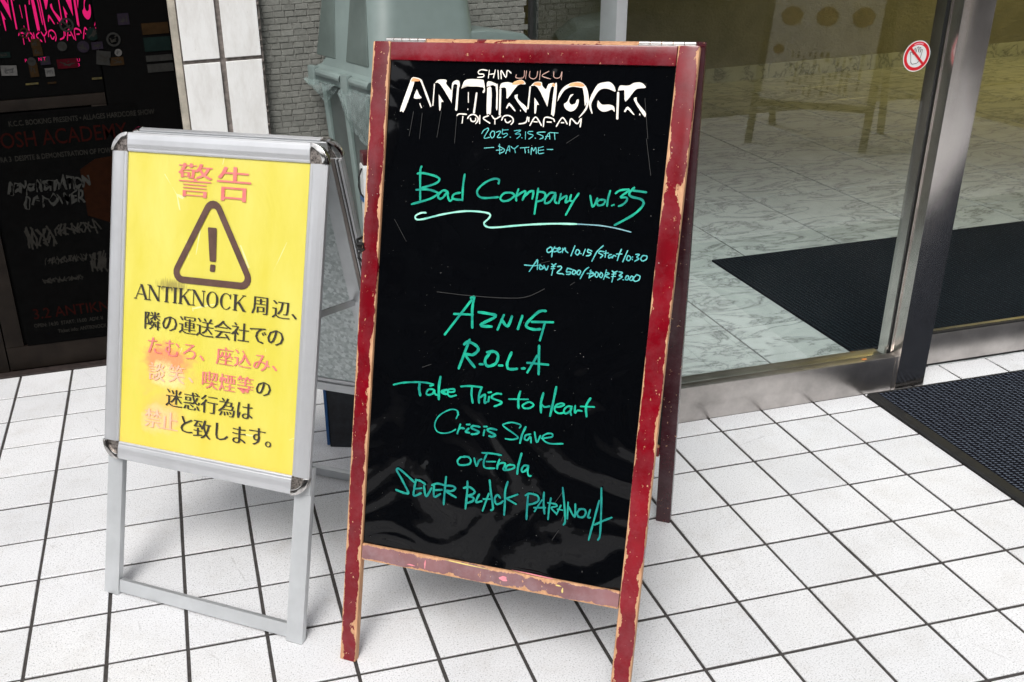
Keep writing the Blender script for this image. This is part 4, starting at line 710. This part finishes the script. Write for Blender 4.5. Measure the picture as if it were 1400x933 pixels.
# ------------------------------------------------------------------ yellow notice stand
ty = .294260; WY = .6132; VY0, VY1 = .3962, 1.2461
FY, RY = frames(ty, .787); ivy = inv_front(ty)
ys = empty('yellow_notice_stand', (-1.0306181, -.1245389, 0), R(-35.6412), label='aluminium A-frame stand with a yellow Japanese warning notice', cat='sign')
cw = .0474
def profile_bar(F, a, b, fixed0, fixed1, vertical, parent, name='snap_rail'):
    # shallow convex profile, extruded along a..b
    pr = [(0, .017), (.0, .004), (.12, .0012), (.35, 0.), (.62, .0), (.80, .0012), (.82, .0028), (.94, .0028), (1.0, .0048), (1.0, .017)]
    P = [(fixed0 + (fixed1 - fixed0) * t, d) for t, d in pr]
    b_ = B()
    if vertical: b_.prism(P, lambda x, d: F(x, a, d), lambda x, d: F(x, b, d))
    else: b_.prism(P, lambda x, d: F(a, x, d), lambda x, d: F(b, x, d))
    return b_.ob(name, M_ALU, parent, bevel=.0006, seg=1)
def snap_frame(F, parent):
    profile_bar(F, VY0 + cw, VY1 - cw, 0, cw, True, parent); profile_bar(F, VY0 + cw, VY1 - cw, WY, WY - cw, True, parent)
    profile_bar(F, cw, WY - cw, VY1, VY1 - cw, False, parent); profile_bar(F, cw, WY - cw, VY0, VY0 + cw, False, parent)
    for (cu, cv, q0) in ((cw, VY1 - cw, 90), (WY - cw, VY1 - cw, 0), (cw, VY0 + cw, 180), (WY - cw, VY0 + cw, 270)):
        ring_o = [(cu + (cw + .0006) * math.cos(R(q0 + t * 90 / 10)), cv + (cw + .0006) * math.sin(R(q0 + t * 90 / 10))) for t in range(11)]
        ring_i = [(cu + (cw * .70) * math.cos(R(q0 + t * 90 / 10)), cv + (cw * .70) * math.sin(R(q0 + t * 90 / 10))) for t in range(10, -1, -1)]
        cc = B().prism(ring_o + ring_i, lambda a, b: F(a, b, -.0022), lambda a, b: F(a, b, .0172)).ob('corner_cap', M_CHROME, parent, bevel=.0018, seg=2)
        sect = [(cu, cv)] + [(cu + (cw * .695) * math.cos(R(q0 + t * 90 / 8)), cv + (cw * .695) * math.sin(R(q0 + t * 90 / 8))) for t in range(9)]
        B().prism(sect, lambda a, b: F(a, b, .0030), lambda a, b: F(a, b, .0165)).ob('cap_recess', M_CHROMED, cc)
snap_frame(FY, ys); snap_frame(RY, ys)
iu0, iu1, iv0, iv1 = cw - .004, WY - cw + .004, VY0 + cw - .004, VY1 - cw + .004
bm = bmesh.new(); nu, nv = 24, 36; gr = []
for j in range(nv + 1):
    row = []
    for i in range(nu + 1):
        u = iu0 + (iu1 - iu0) * i / nu; v = iv0 + (iv1 - iv0) * j / nv; e = min(1, min(i, nu - i) / 3, min(j, nv - j) / 3)
        row.append(bm.verts.new(FY(u, v, .0085 + e * (NZ.noise(Vector((u * 7, v * 5, .3))) * .0012))))
    gr.append(row)
for j in range(nv):
    for i in range(nu): bm.faces.new([gr[j][i], gr[j][i + 1], gr[j + 1][i + 1], gr[j + 1][i]])
me = bpy.data.meshes.new('yellow_poster'); bm.to_mesh(me); bm.free(); me.materials.append(M_YEL)
at = me.attributes.new('bc', 'FLOAT_VECTOR', 'POINT')
for i, v in enumerate(me.vertices): at.data[i].vector = ivy(v.co)
for p in me.polygons: p.use_smooth = True
yp = link(bpy.data.objects.new('yellow_poster', me), ys)
B().fbox(FY, cw - .01, WY - cw + .01, VY0 + cw - .01, VY1 - cw + .01, .0110, .0140).ob('backing_sheet', M_GALV, ys)
B().fbox(RY, cw - .012, WY - cw + .012, VY0 + .03, VY1 - .03, .0110, .0140).ob('backing_sheet', M_GALV, ys)
# inner flat flanges seen on the back of the rear frame
for a, b_, c_, e_ in ((.002, .066, VY0 + .0335, VY1 - .045), (WY - .066, WY - .002, VY0 + .0335, VY1 - .045), (.002, WY - .002, VY0 + .001, VY0 + .033), (.03, WY - .03, VY1 - .044, VY1 - .004)):
    ra, rb2 = (a + .028, b_) if b_ - a < .1 and a < .3 else (a, b_ - .028) if b_ - a < .1 else (a, b_)
    B().fbox(RY, ra, rb2, c_, e_, .0176, .0215).ob('rear_flange', M_ALUFLAT, ys, bevel=.0008, seg=1)
    B().fbox(FY, a, b_, c_, e_, .0176, .0215).ob('front_flange', M_ALUFLAT, ys, bevel=.0008, seg=1)
for sg, ub in ((1, 0), (-1, WY)):
    for w0, w1, dd, mm_, nm_ in ((.0005, .0070, .0235, M_ALU, 'stile_rim'), (.0075, .0125, .0182, M_RUBBER, 'stile_groove'), (.0130, .0170, .0215, M_ALU, 'stile_rim'), (.0172, .0200, .0182, M_RUBBER, 'stile_groove'), (.0203, .0290, .0205, M_BRONZE, 'stile_web')):
        p0, p1 = sorted((ub + sg * w0, ub + sg * w1)); B().fbox(RY, p0, p1, VY0 + .05, VY1 - .05, .0174, dd).ob(nm_, mm_, ys)
for F in (FY, RY):
    for u0, u1 in ((.0008, .0475), (WY - .0475, WY - .0008)):
        lg = B().fbox(F, u0, u1, .0075, VY0 + .07, .0220, .0420).ob('leg', M_ALUFLAT, ys, bevel=.0015)
        B().fbox(F, u0 + .001, u1 - .001, .0, .0072, .0225, .0415).ob('foot_pad', M_RUBBER, lg)
    B().fbox(F, .0482, WY - .0482, .0165, .052, .0245, .0400).ob('cross_bar', M_ALUFLAT, ys, bevel=.0012)
for u0 in (.030, WY - .075):   # hinge plates at the top
    hp = FY(u0, VY1 - .02, .03); B().box(u0, u0 + .045, hp[1] - .018, .787 - hp[1] + .018, hp[2] - .012, hp[2] - .004).ob('hinge_plate', M_RUBBER, ys, bevel=.001)
    B().fbox(RY, u0 + .01, u0 + .034, VY1 - .10, VY1 - .05, .0222, .0245).ob('hinge_bracket', M_ALUFLAT, ys)
for uu in (.016, WY - .016):
    a = Vector(FY(uu, .842, .024)); b2 = Vector(RY(uu if uu < .3 else .560, .757, .024))
    d = (b2 - a); n_ = Vector((0, 0, 1)).cross(d).normalized() * .003; up = d.cross(n_).normalized() * .0085
    c8 = [a - n_ - up, a + n_ - up, b2 + n_ - up, b2 - n_ - up, a - n_ + up, a + n_ + up, b2 + n_ + up, b2 - n_ + up]
    B().hexa(c8).ob('stay_bar', M_ALU, ys, bevel=.001)
# printed characters
def put(body, u, v, size, mat, name, parent, thick, base=0.0, d=.0062):
    """one character centred on (u, v); three shifted thin copies give heavy uprights and thin levels, like Ming type"""
    c = bpy.data.curves.new('c', 'FONT'); c.body = body; c.size = size; c.offset = -thick * .14; c.resolution_u = 2
    o = bpy.data.objects.new('c', c); S.collection.objects.link(o); TMP.append((o, c, u, v, size, mat, thick, d, body))
TMP = []
CH = [('警告', [(0.2497, 1.1387), (0.3608, 1.1372)], 0.0854, 'red'), ('周辺、', [(0.4525, 0.8517), (0.5093, 0.8474), (0.5618, 0.8491)], 0.0463, 'black'), ('隣の運送会社での', [(0.1377, 0.7761), (0.1916, 0.7766), (0.2448, 0.777), (0.2971, 0.7774), (0.3486, 0.7778), (0.3993, 0.7782), (0.4492, 0.7786), (0.4984, 0.779)], 0.0481, 'black'), ('たむろ、座込み、', [(0.1485, 0.7131), (0.2023, 0.7121), (0.2553, 0.7117), (0.3074, 0.714), (0.3578, 0.7125), (0.4094, 0.7128), (0.4626, 0.7118), (0.5162, 0.7164)], 0.0464, 'red'), ('談笑、', [(0.1582, 0.6454), (0.2186, 0.6481), (0.2779, 0.6537)], 0.0477, 'faded'), ('喫煙等', [(0.3173, 0.6469), (0.3688, 0.647), (0.4208, 0.6481)], 0.0456, 'red'), ('の', [(0.4725, 0.6483)], 0.0446, 'black'), ('迷惑行為は', [(0.2135, 0.5844), (0.2669, 0.5843), (0.3193, 0.5842), (0.371, 0.5842), (0.4219, 0.5841)], 0.0476, 'black'), ('禁止', [(0.1512, 0.5216), (0.2029, 0.5209)], 0.0503, 'faded'), ('と致します。', [(0.2535, 0.5215), (0.3013, 0.5169), (0.3563, 0.5202), (0.4091, 0.5203), (0.4612, 0.525), (0.5106, 0.5253)], 0.0496, 'black')]
MM = dict(red=M_PRED, black=M_PBLACK, faded=M_PFADE)
for s_, cs, h, col in CH:
    for ch, (u, v) in zip(s_, cs): put(ch, u, v, h * 1.08, MM[col], 'printed_character', yp, .0044 if h < .07 else .0064)
bpy.context.view_layer.update(); dg = bpy.context.evaluated_depsgraph_get()
conv = []
for (o, c, u, v, size, mat, thick, d, body) in TMP:
    m0 = bpy.data.meshes.new_from_object(o.evaluated_get(dg)); conv.append((m0, u, v, size, mat, thick, d, body))
for (o, c, *_r) in TMP: bpy.data.objects.remove(o); bpy.data.curves.remove(c)
for (m0, u, v, size, mat, thick, d, body) in conv:
    vs, fs = [], []
    pts = [q.co.copy() for q in m0.vertices]
    for kx, sx in enumerate((-1, -.33, .33, 1)):
        o0 = len(vs)
        for q in pts:   # em square: x 0..1, baseline .12 above the bottom
            vs.append(FY(u + (q.x - .5 * size) * (1.04 if size < .07 else 1.16) + sx * thick * .34, v + (q.y - .38 * size) * (1 if size < .07 else .98), d - kx * 4e-5))
        fs += [[o0 + i for i in p.vertices] for p in m0.polygons]
    me = mesh_from(vs, fs, 'printed_character'); me.materials.append(mat); bpy.data.meshes.remove(m0)
    link(bpy.data.objects.new('printed_character', me), yp)
# serif capitals A N T I K N O C K built from thick and thin strokes: (x0,y0,x1,y1,w)
TK, TN = .145, .045
def srf(x, y, w=.26): return (x - w / 2, y, x + w / 2, y, .045)
GL = {
 'A': ([(.06, 0, .40, .98, TN), (.40, .98, .74, 0, TK), (.18, .33, .60, .33, TN), srf(.06, .02, .2), srf(.74, .02)], .80),
 'N': ([(.12, 0, .12, 1, TN), (.12, 1, .72, 0, TK), (.72, 0, .72, 1, TN), srf(.12, .02, .22), srf(.08, .98, .2), srf(.72, .98, .22)], .86),
 'T': ([(.34, 0, .34, 1, TK), (.02, .97, .66, .97, TN), (.03, .97, .03, .78, .03), (.65, .97, .65, .78, .03), srf(.34, .02)], .70),
 'I': ([(.16, 0, .16, 1, TK), srf(.16, .02), srf(.16, .98)], .34),
 'K': ([(.16, 0, .16, 1, TK), (.20, .38, .64, .98, TN), (.34, .56, .70, 0, TK), srf(.16, .02), srf(.16, .98), srf(.66, .98, .22), srf(.70, .02, .22)], .82)}
bm = bmesh.new(); x = 0; kk = 0; word = 'ANTIKNOCK'
adv = {'O': .82, 'C': .76}; tot = sum(GL[c][1] if c in GL else adv[c] for c in word)
u0, v0, u1, hgt = .0810, .8276, .4132, .0395; sc = (u1 - u0) / tot
for c in word:
    if c in GL:
        for (a, b, e, f, w) in GL[c][0]:
            p, q = Vector((a * sc, b * hgt)), Vector((e * sc, f * hgt)); w *= sc * 1.0
            dd = (q - p).normalized(); nn = Vector((-dd.y, dd.x)) * w / 2; kk += 1
            # horizontal-ended strokes: widen in x
            if abs(dd.y) > .3: nn = Vector((-w / 2 / abs(dd.y) * 1.0, 0))
            o_ = Vector((u0 + x * sc, v0 + (x / tot) * .0035)); z = .0062 - kk * 1e-5
            bm.faces.new([bm.verts.new(FY(*(o_ + t_), z)) for t_ in (p - nn, q - nn, q + nn, p + nn)])
        x += GL[c][1]
    else:
        n = 28; r0 = range(n + 1) if c == 'O' else range(3, n - 2); ctr = Vector((.39 if c == 'O' else .38, .5)); kk += 1
        for i in list(r0)[:-1]:
            q_ = []
            for t_ in (2 * math.pi * i / n, 2 * math.pi * (i + 1) / n):
                th = TN + (TK - TN) * abs(math.cos(t_)) ** 1.5
                if c == 'C' and math.cos(t_) > 0: th = TN + .05 * math.cos(t_)
                q_.append((t_, th))
            pts = []
            for (t_, th), rr in ((q_[0], 1), (q_[1], 1), (q_[1], 0), (q_[0], 0)):
                rx, ry = (.36, .52) if rr else (.36 - th, .52 - th * .9)
                pts.append(Vector(((ctr.x + rx * math.cos(t_)) * sc, (ctr.y + ry * math.sin(t_)) * hgt)))
            o_ = Vector((u0 + x * sc, v0 + (x / tot) * .0035))
            bm.faces.new([bm.verts.new(FY(*(o_ + t_), .0062 - kk * 1e-5)) for t_ in pts])
        if c == 'C':
            o_ = Vector((u0 + x * sc, v0 + (x / tot) * .0035)); kk += 1
            bm.faces.new([bm.verts.new(FY(*(o_ + Vector((a * sc, b * hgt))), .0062 - kk * 1e-5)) for a, b in ((.62, .98), (.66, .98), (.66, .66), (.60, .70))])
        x += adv[c]
bmesh.ops.recalc_face_normals(bm, faces=bm.faces)
me = bpy.data.meshes.new('printed_word'); bm.to_mesh(me); bm.free(); me.materials.append(M_PBLACK); link(bpy.data.objects.new('printed_word', me), yp)
# warning triangle: rounded ring + exclamation mark
def round_poly(P, r, n=6):
    out = []
    for i, p in enumerate(P):
        p = Vector(p); a = Vector(P[i - 1]); b = Vector(P[(i + 1) % len(P)]); da = (a - p).normalized(); db_ = (b - p).normalized()
        ang = da.angle(db_) / 2; t = r / math.tan(ang); c_ = p + (da + db_).normalized() * r / math.sin(ang)
        s_ = p + da * t; e_ = p + db_ * t; a0 = math.atan2(*(s_ - c_).yx); a1 = math.atan2(*(e_ - c_).yx)
        while a1 - a0 > math.pi: a1 -= 2 * math.pi
        while a1 - a0 < -math.pi: a1 += 2 * math.pi
        out += [c_ + Vector((math.cos(a0 + (a1 - a0) * j / n), math.sin(a0 + (a1 - a0) * j / n))) * r for j in range(n + 1)]
    return out
tri = [Vector((.3050, 1.1050)), Vector((.1930, .8900)), Vector((.4270, .8930))]
cen = sum(tri, Vector((0, 0))) / 3
def offs(P, d):
    out = []
    for i, p in enumerate(P):
        a = (P[i - 1] - p).normalized(); b = (P[(i + 1) % 3] - p).normalized(); out.append(p - (a + b).normalized() * d / math.sin(a.angle(b) / 2))
    return out
oo = round_poly(offs(tri, .0085), .027); ii = round_poly(offs(tri, -.0085), .0115)
bm = bmesh.new(); A = [bm.verts.new(FY(p.x, p.y, .0061)) for p in oo]; C = [bm.verts.new(FY(p.x, p.y, .0061)) for p in ii]
for i in range(len(A)): bm.faces.new([A[i], A[(i + 1) % len(A)], C[(i + 1) % len(A)], C[i]])
for P in (round_poly([(.2925, 1.0275), (.3022, .944), (.3205, .944), (.3205 - .002, 1.0275)], .003), round_poly([(.3045, .937), (.3035, .9185), (.3185, .9185), (.3195, .937)], .0035)):
    bm.faces.new([bm.verts.new(FY(p.x, p.y, .0060)) for p in P])
bmesh.ops.recalc_face_normals(bm, faces=bm.faces)
me = bpy.data.meshes.new('warning_triangle'); bm.to_mesh(me); bm.free(); me.materials.append(M_PBROWN); link(bpy.data.objects.new('warning_triangle', me), yp)

# ------------------------------------------------------------------ things behind the signs
cs = empty('black_case', (-.298, .482, 0), R(-20), label='black case with blue edging standing on the tiles behind the signs', cat='case')
B().box(.004, .30, .0, .16, .0, .50).ob('case_body', M_CASE, cs, bevel=.006); B().box(-.004, .0055, -.004, .162, .010, .50).ob('blue_edge', M_BLUE, cs, bevel=.002); pass
wb = empty('white_dispenser', (-.115, .47, .502), label='white narrow bottle with a dark red cap standing on the black case', cat='bottle')
B().box(-.018, .05, -.03, .03, 0, .462).ob('bottle_body', M_WHITE, wb, bevel=.006); B().box(-.016, .045, -.026, .026, .463, .500).ob('bottle_cap', plain('dark_red_cap', (.07, .008, .012), .4), wb, bevel=.004)
B().box(-.022, -.0185, -.02, .02, .35, .365).ob('blue_tag', M_BLUE, wb)
B().tube([(-.020, -.02, .455), (-.030, -.02, .43), (-.032, -.02, .40), (-.026, -.02, .375), (-.018, -.02, .365)], .003, 6).ob('cord', M_CORD, wb, smooth=True)
# bin
BT = 1.163
bn = empty('rubbish_bin', (-.054, .60, 0), R(17), label='big grey-green plastic rubbish bin with a tall lid and a clear bag over its rim', cat='bin')
# local: x along front (right), y along left face going back
bwid, bdep = .455, .47
def ring(z, ins, r, n=6, x0=0, x1=bwid, y0=0, y1=bdep):
    out = []
    for (cx, cy, q) in ((x0 + ins + r, y0 + ins + r, 180), (x1 - ins - r, y0 + ins + r, 270), (x1 - ins - r, y1 - ins - r, 0), (x0 + ins + r, y1 - ins - r, 90)):
        out += [(cx + r * math.cos(R(q + 90 * j / n)), cy + r * math.sin(R(q + 90 * j / n)), z) for j in range(n + 1)]
    return out
def loft(rings, name, mat, parent, caps=True, **kw):
    bm = bmesh.new(); V = [[bm.verts.new(p) for p in r_] for r_ in rings]
    for A, C in zip(V, V[1:]):
        for i in range(len(A)): bm.faces.new([A[i], A[(i + 1) % len(A)], C[(i + 1) % len(A)], C[i]])
    if caps: bm.faces.new(V[0][::-1]); bm.faces.new(V[-1])
    bmesh.ops.recalc_face_normals(bm, faces=bm.faces); me = bpy.data.meshes.new(name); bm.to_mesh(me); bm.free(); me.materials.append(mat)
    for p in me.polygons: p.use_smooth = True
    try: me.set_sharp_from_angle(angle=R(30))
    except Exception: pass
    return link(bpy.data.objects.new(name, me), parent, **kw)
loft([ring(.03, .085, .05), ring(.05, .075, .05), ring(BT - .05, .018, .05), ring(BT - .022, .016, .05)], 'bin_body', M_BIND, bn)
loft([ring(BT - .035, .004, .055), ring(BT - .030, -.004, .06), ring(BT - .012, -.004, .06), ring(BT - .008, .002, .055)], 'rim', M_BIN, bn)
loft([ring(BT - .0075, .0, .055), ring(BT + .012, .002, .055), ring(BT + .022, .018, .06), ring(BT + .05, .028, .075), ring(BT + .36, .062, .07), ring(BT + .42, .085, .07), ring(BT + .44, .12, .06)], 'lid', M_BIN, bn)
# recessed-look darker panels on the lid faces, proud frames
def lidpt(face, t, z, dd=0):
    ins = .028 + (z - .05) / .31 * (.062 - .028)
    return {'left': (ins - dd, t, BT + z), 'front': (t, ins - dd, BT + z)}[face]
for face, t0, t1, k0, k1 in (('left', .085, .235, .055, -.02), ('left', .315, .455, .03, -.05)):
    pts = [lidpt(face, t0, .048), lidpt(face, t1, .048), lidpt(face, t1 + k1, .36), lidpt(face, t0 + k0, .36)]
    c8 = [Vector(p) + Vector((.006, 0, 0)) for p in pts]; c9 = [Vector(p) - Vector((.0035, 0, 0)) for p in pts]
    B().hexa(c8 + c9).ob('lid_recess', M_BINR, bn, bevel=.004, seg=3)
for t in (.05, .21, .36):
    B().hexa([(.078, t, .2), (.085, t, .2), (.085, t + .03, .2), (.078, t + .03, .2), (.004, t, BT - .04), (.02, t, BT - .04), (.02, t + .03, BT - .04), (.004, t + .03, BT - .04)]).ob('body_rib', M_BIN, bn, bevel=.002)
for t in (.02, .16, .30):
    B().hexa([(t + .03, .078, .2), (t + .06, .078, .2), (t + .06, .085, .2), (t + .03, .085, .2), (t + .03, .004, BT - .04), (t + .06, .004, BT - .04), (t + .06, .02, BT - .04), (t + .03, .02, BT - .04)]).ob('body_rib', M_BIN, bn, bevel=.002)
for t in (.155, .40): B().box(-.016, .004, t, t + .05, BT - .045, BT + .018).ob('lid_clip', M_BIN, bn, bevel=.004)
# rolled lip segments
for t0, t1 in ((.02, .14), (.215, .385)): B().tube([(-.006, t0, BT + .002), (-.014, t0 + .02, BT + .006), (-.014, t1 - .02, BT + .006), (-.006, t1, BT + .002)], .013, 10).ob('lip', M_BIN, bn, smooth=True)
B().tube([(.02, -.006, BT + .002), (.04, -.014, BT + .004), (.40, -.014, BT + .004), (.42, -.006, BT + .002)], .013, 10).ob('lip', M_BIN, bn, smooth=True)
# bag hanging over the rim
def bag(pts_top, drop, outx, outy, seed, name='clear_bag'):
    rnd = random.Random(seed); n = 18; rows = 8; bm = bmesh.new(); g_ = []
    for j in range(rows + 1):
        r_ = []
        for i in range(n + 1):
            t = i / n; x = pts_top[0][0] + (pts_top[1][0] - pts_top[0][0]) * t; y = pts_top[0][1] + (pts_top[1][1] - pts_top[0][1]) * t
            s_ = j / rows; dz = drop * s_ * (math.sin(math.pi * min(1, max(0, t * .96 + .02))) ** .6) * (1 + .12 * math.sin(9 * t + seed))
            bulge = .020 * math.sin(math.pi * min(1, s_ * 1.1)) + .006 * NZ.noise(Vector((t * 9, s_ * 5, seed)))
            r_.append(bm.verts.new((x - outx * (.008 + bulge), y - outy * (.008 + bulge), BT - .022 - dz)))
        g_.append(r_)
    for j in range(rows):
        for i in range(n): bm.faces.new([g_[j][i], g_[j][i + 1], g_[j + 1][i + 1], g_[j + 1][i]])
    me = bpy.data.meshes.new(name); bm.to_mesh(me); bm.free(); me.materials.append(M_BAG)
    for p in me.polygons: p.use_smooth = True
    return link(bpy.data.objects.new(name, me), bn)
bag([(0, .20), (0, -.01)], .17, 1, 0, 1.0); bag([(-.004, -.006), (.22, -.006)], .18, 0, 1, 2.0); bag([(0, .46), (0, .24)], .06, 1, 0, 3.0)
# broad shoulder of the lid hinge on the right
B().prism([(.30, BT + .03), (.31, BT + .128), (.45, BT + .118), (.60, BT + .095), (.66, BT + .05), (.60, BT + .0)][::-1], lambda a, b: (a, .05, b), lambda a, b: (a, .40, b)).ob('hinge_shoulder', M_BIN, bn, bevel=.008)

# ------------------------------------------------------------------ what stands behind the camera (seen only mirrored in glass and film)
th_m = .813 - math.pi; om_ = Vector((3.143, .69 - 3.675, 0))
mn = bpy.data.objects.new('menu_board', None); ux = Vector((math.cos(th_m), math.sin(th_m), 0)); bx = Vector((math.sin(th_m), -math.cos(th_m), 0))
mn.location = om_; mn.rotation_euler = (0, 0, th_m); link(mn, label='menu stand with food pictures facing the shop window', cat='sign')
FM0, RM0 = frames(.26, .62)
FM = lambda u, v, d: FM0(-u, v, d)
RM = lambda u, v, d: RM0(-u, v, d)
B().fbox(FM, 0, .674, .30, 1.32, .004, .012).ob('menu_sheet', M_MENU, mn)
for a, b_ in ((-.05, -.004), (.678, .724)): B().fbox(FM, a, b_, 0, 1.36, 0, .02).ob('leg', M_MFR, mn); B().fbox(RM, a, b_, 0, 1.30, 0, .02).ob('leg', M_MFR, mn)
B().fbox(FM, -.0035, .6775, .255, .298, 0, .02).ob('frame_rail', M_MFR, mn); B().fbox(FM, -.0035, .6775, 1.322, 1.36, 0, .02).ob('frame_rail', M_MFR, mn)
for row in range(3):
    for c_ in range(3):
        cx, cy = .12 + c_ * .22, .845 + row * .19
        B().prism([(cx + (.068 + .004 * math.sin(7 * q)) * math.cos(q), cy + .062 * math.sin(q)) for q in [2 * math.pi * j / 20 for j in range(20)]], lambda a, b: FM(a, b, .0024), lambda a, b: FM(a, b, .0034)).ob('food_picture', M_FOOD, mn)
B().prism([(.07 + .035 * math.cos(q), .63 + .032 * math.sin(q)) for q in [2 * math.pi * j / 16 for j in range(16)]], lambda a, b: FM(a, b, .0024), lambda a, b: FM(a, b, .0034)).ob('food_picture', M_FOOD, mn)
bt = B(); rn = random.Random(4)
for i in range(13):
    u = .16 + i * .036; v = .62
    while v > .35:
        l_ = rn.uniform(.01, .03)
        if rn.random() < .65: bt.fbox(FM, u, u + rn.uniform(.010, .020), v - l_, v, .0026, .0034)
        v -= l_ + .008
bt.ob('menu_lines', M_MTXT, mn)
# street and houses opposite
B().box(-30, 30, -3.95, -3.832, -.011, .004).ob('kerb', M_CONC, kind='structure', bevel=.01)
rd = random.Random(12)
for i, (x0, x1, y0, h, m, lab) in enumerate(((-34, -17, -10, 7.2, M_TAN, 'long low tan building far left across the street'), (-16.5, -7.2, -10, 9, M_CONC, 'grey concrete building across the street, left one'), (-7, 1.4, -11, 5.2, M_TAN, 'low tan building straight across the street'), (1.7, 7.5, -10, 11, M_CONC, 'tall grey concrete building across the street'), (7.8, 16, -10.5, 8, M_TAN, 'tan building across the street, right one'))):
    hb = B().box(x0, x1, y0 - 6, y0, 0, h).ob('building', m, label=lab, cat='building', group=None)
    z = 1.0
    while z < h - 1.6:
        x = x0 + .7
        while x < x1 - 1.5:
            w_ = B().box(x, x + 1.3, y0 + .002, y0 + .05, z, z + 1.4).ob('window', M_WIN, hb); x += 2.1
        z += 2.6
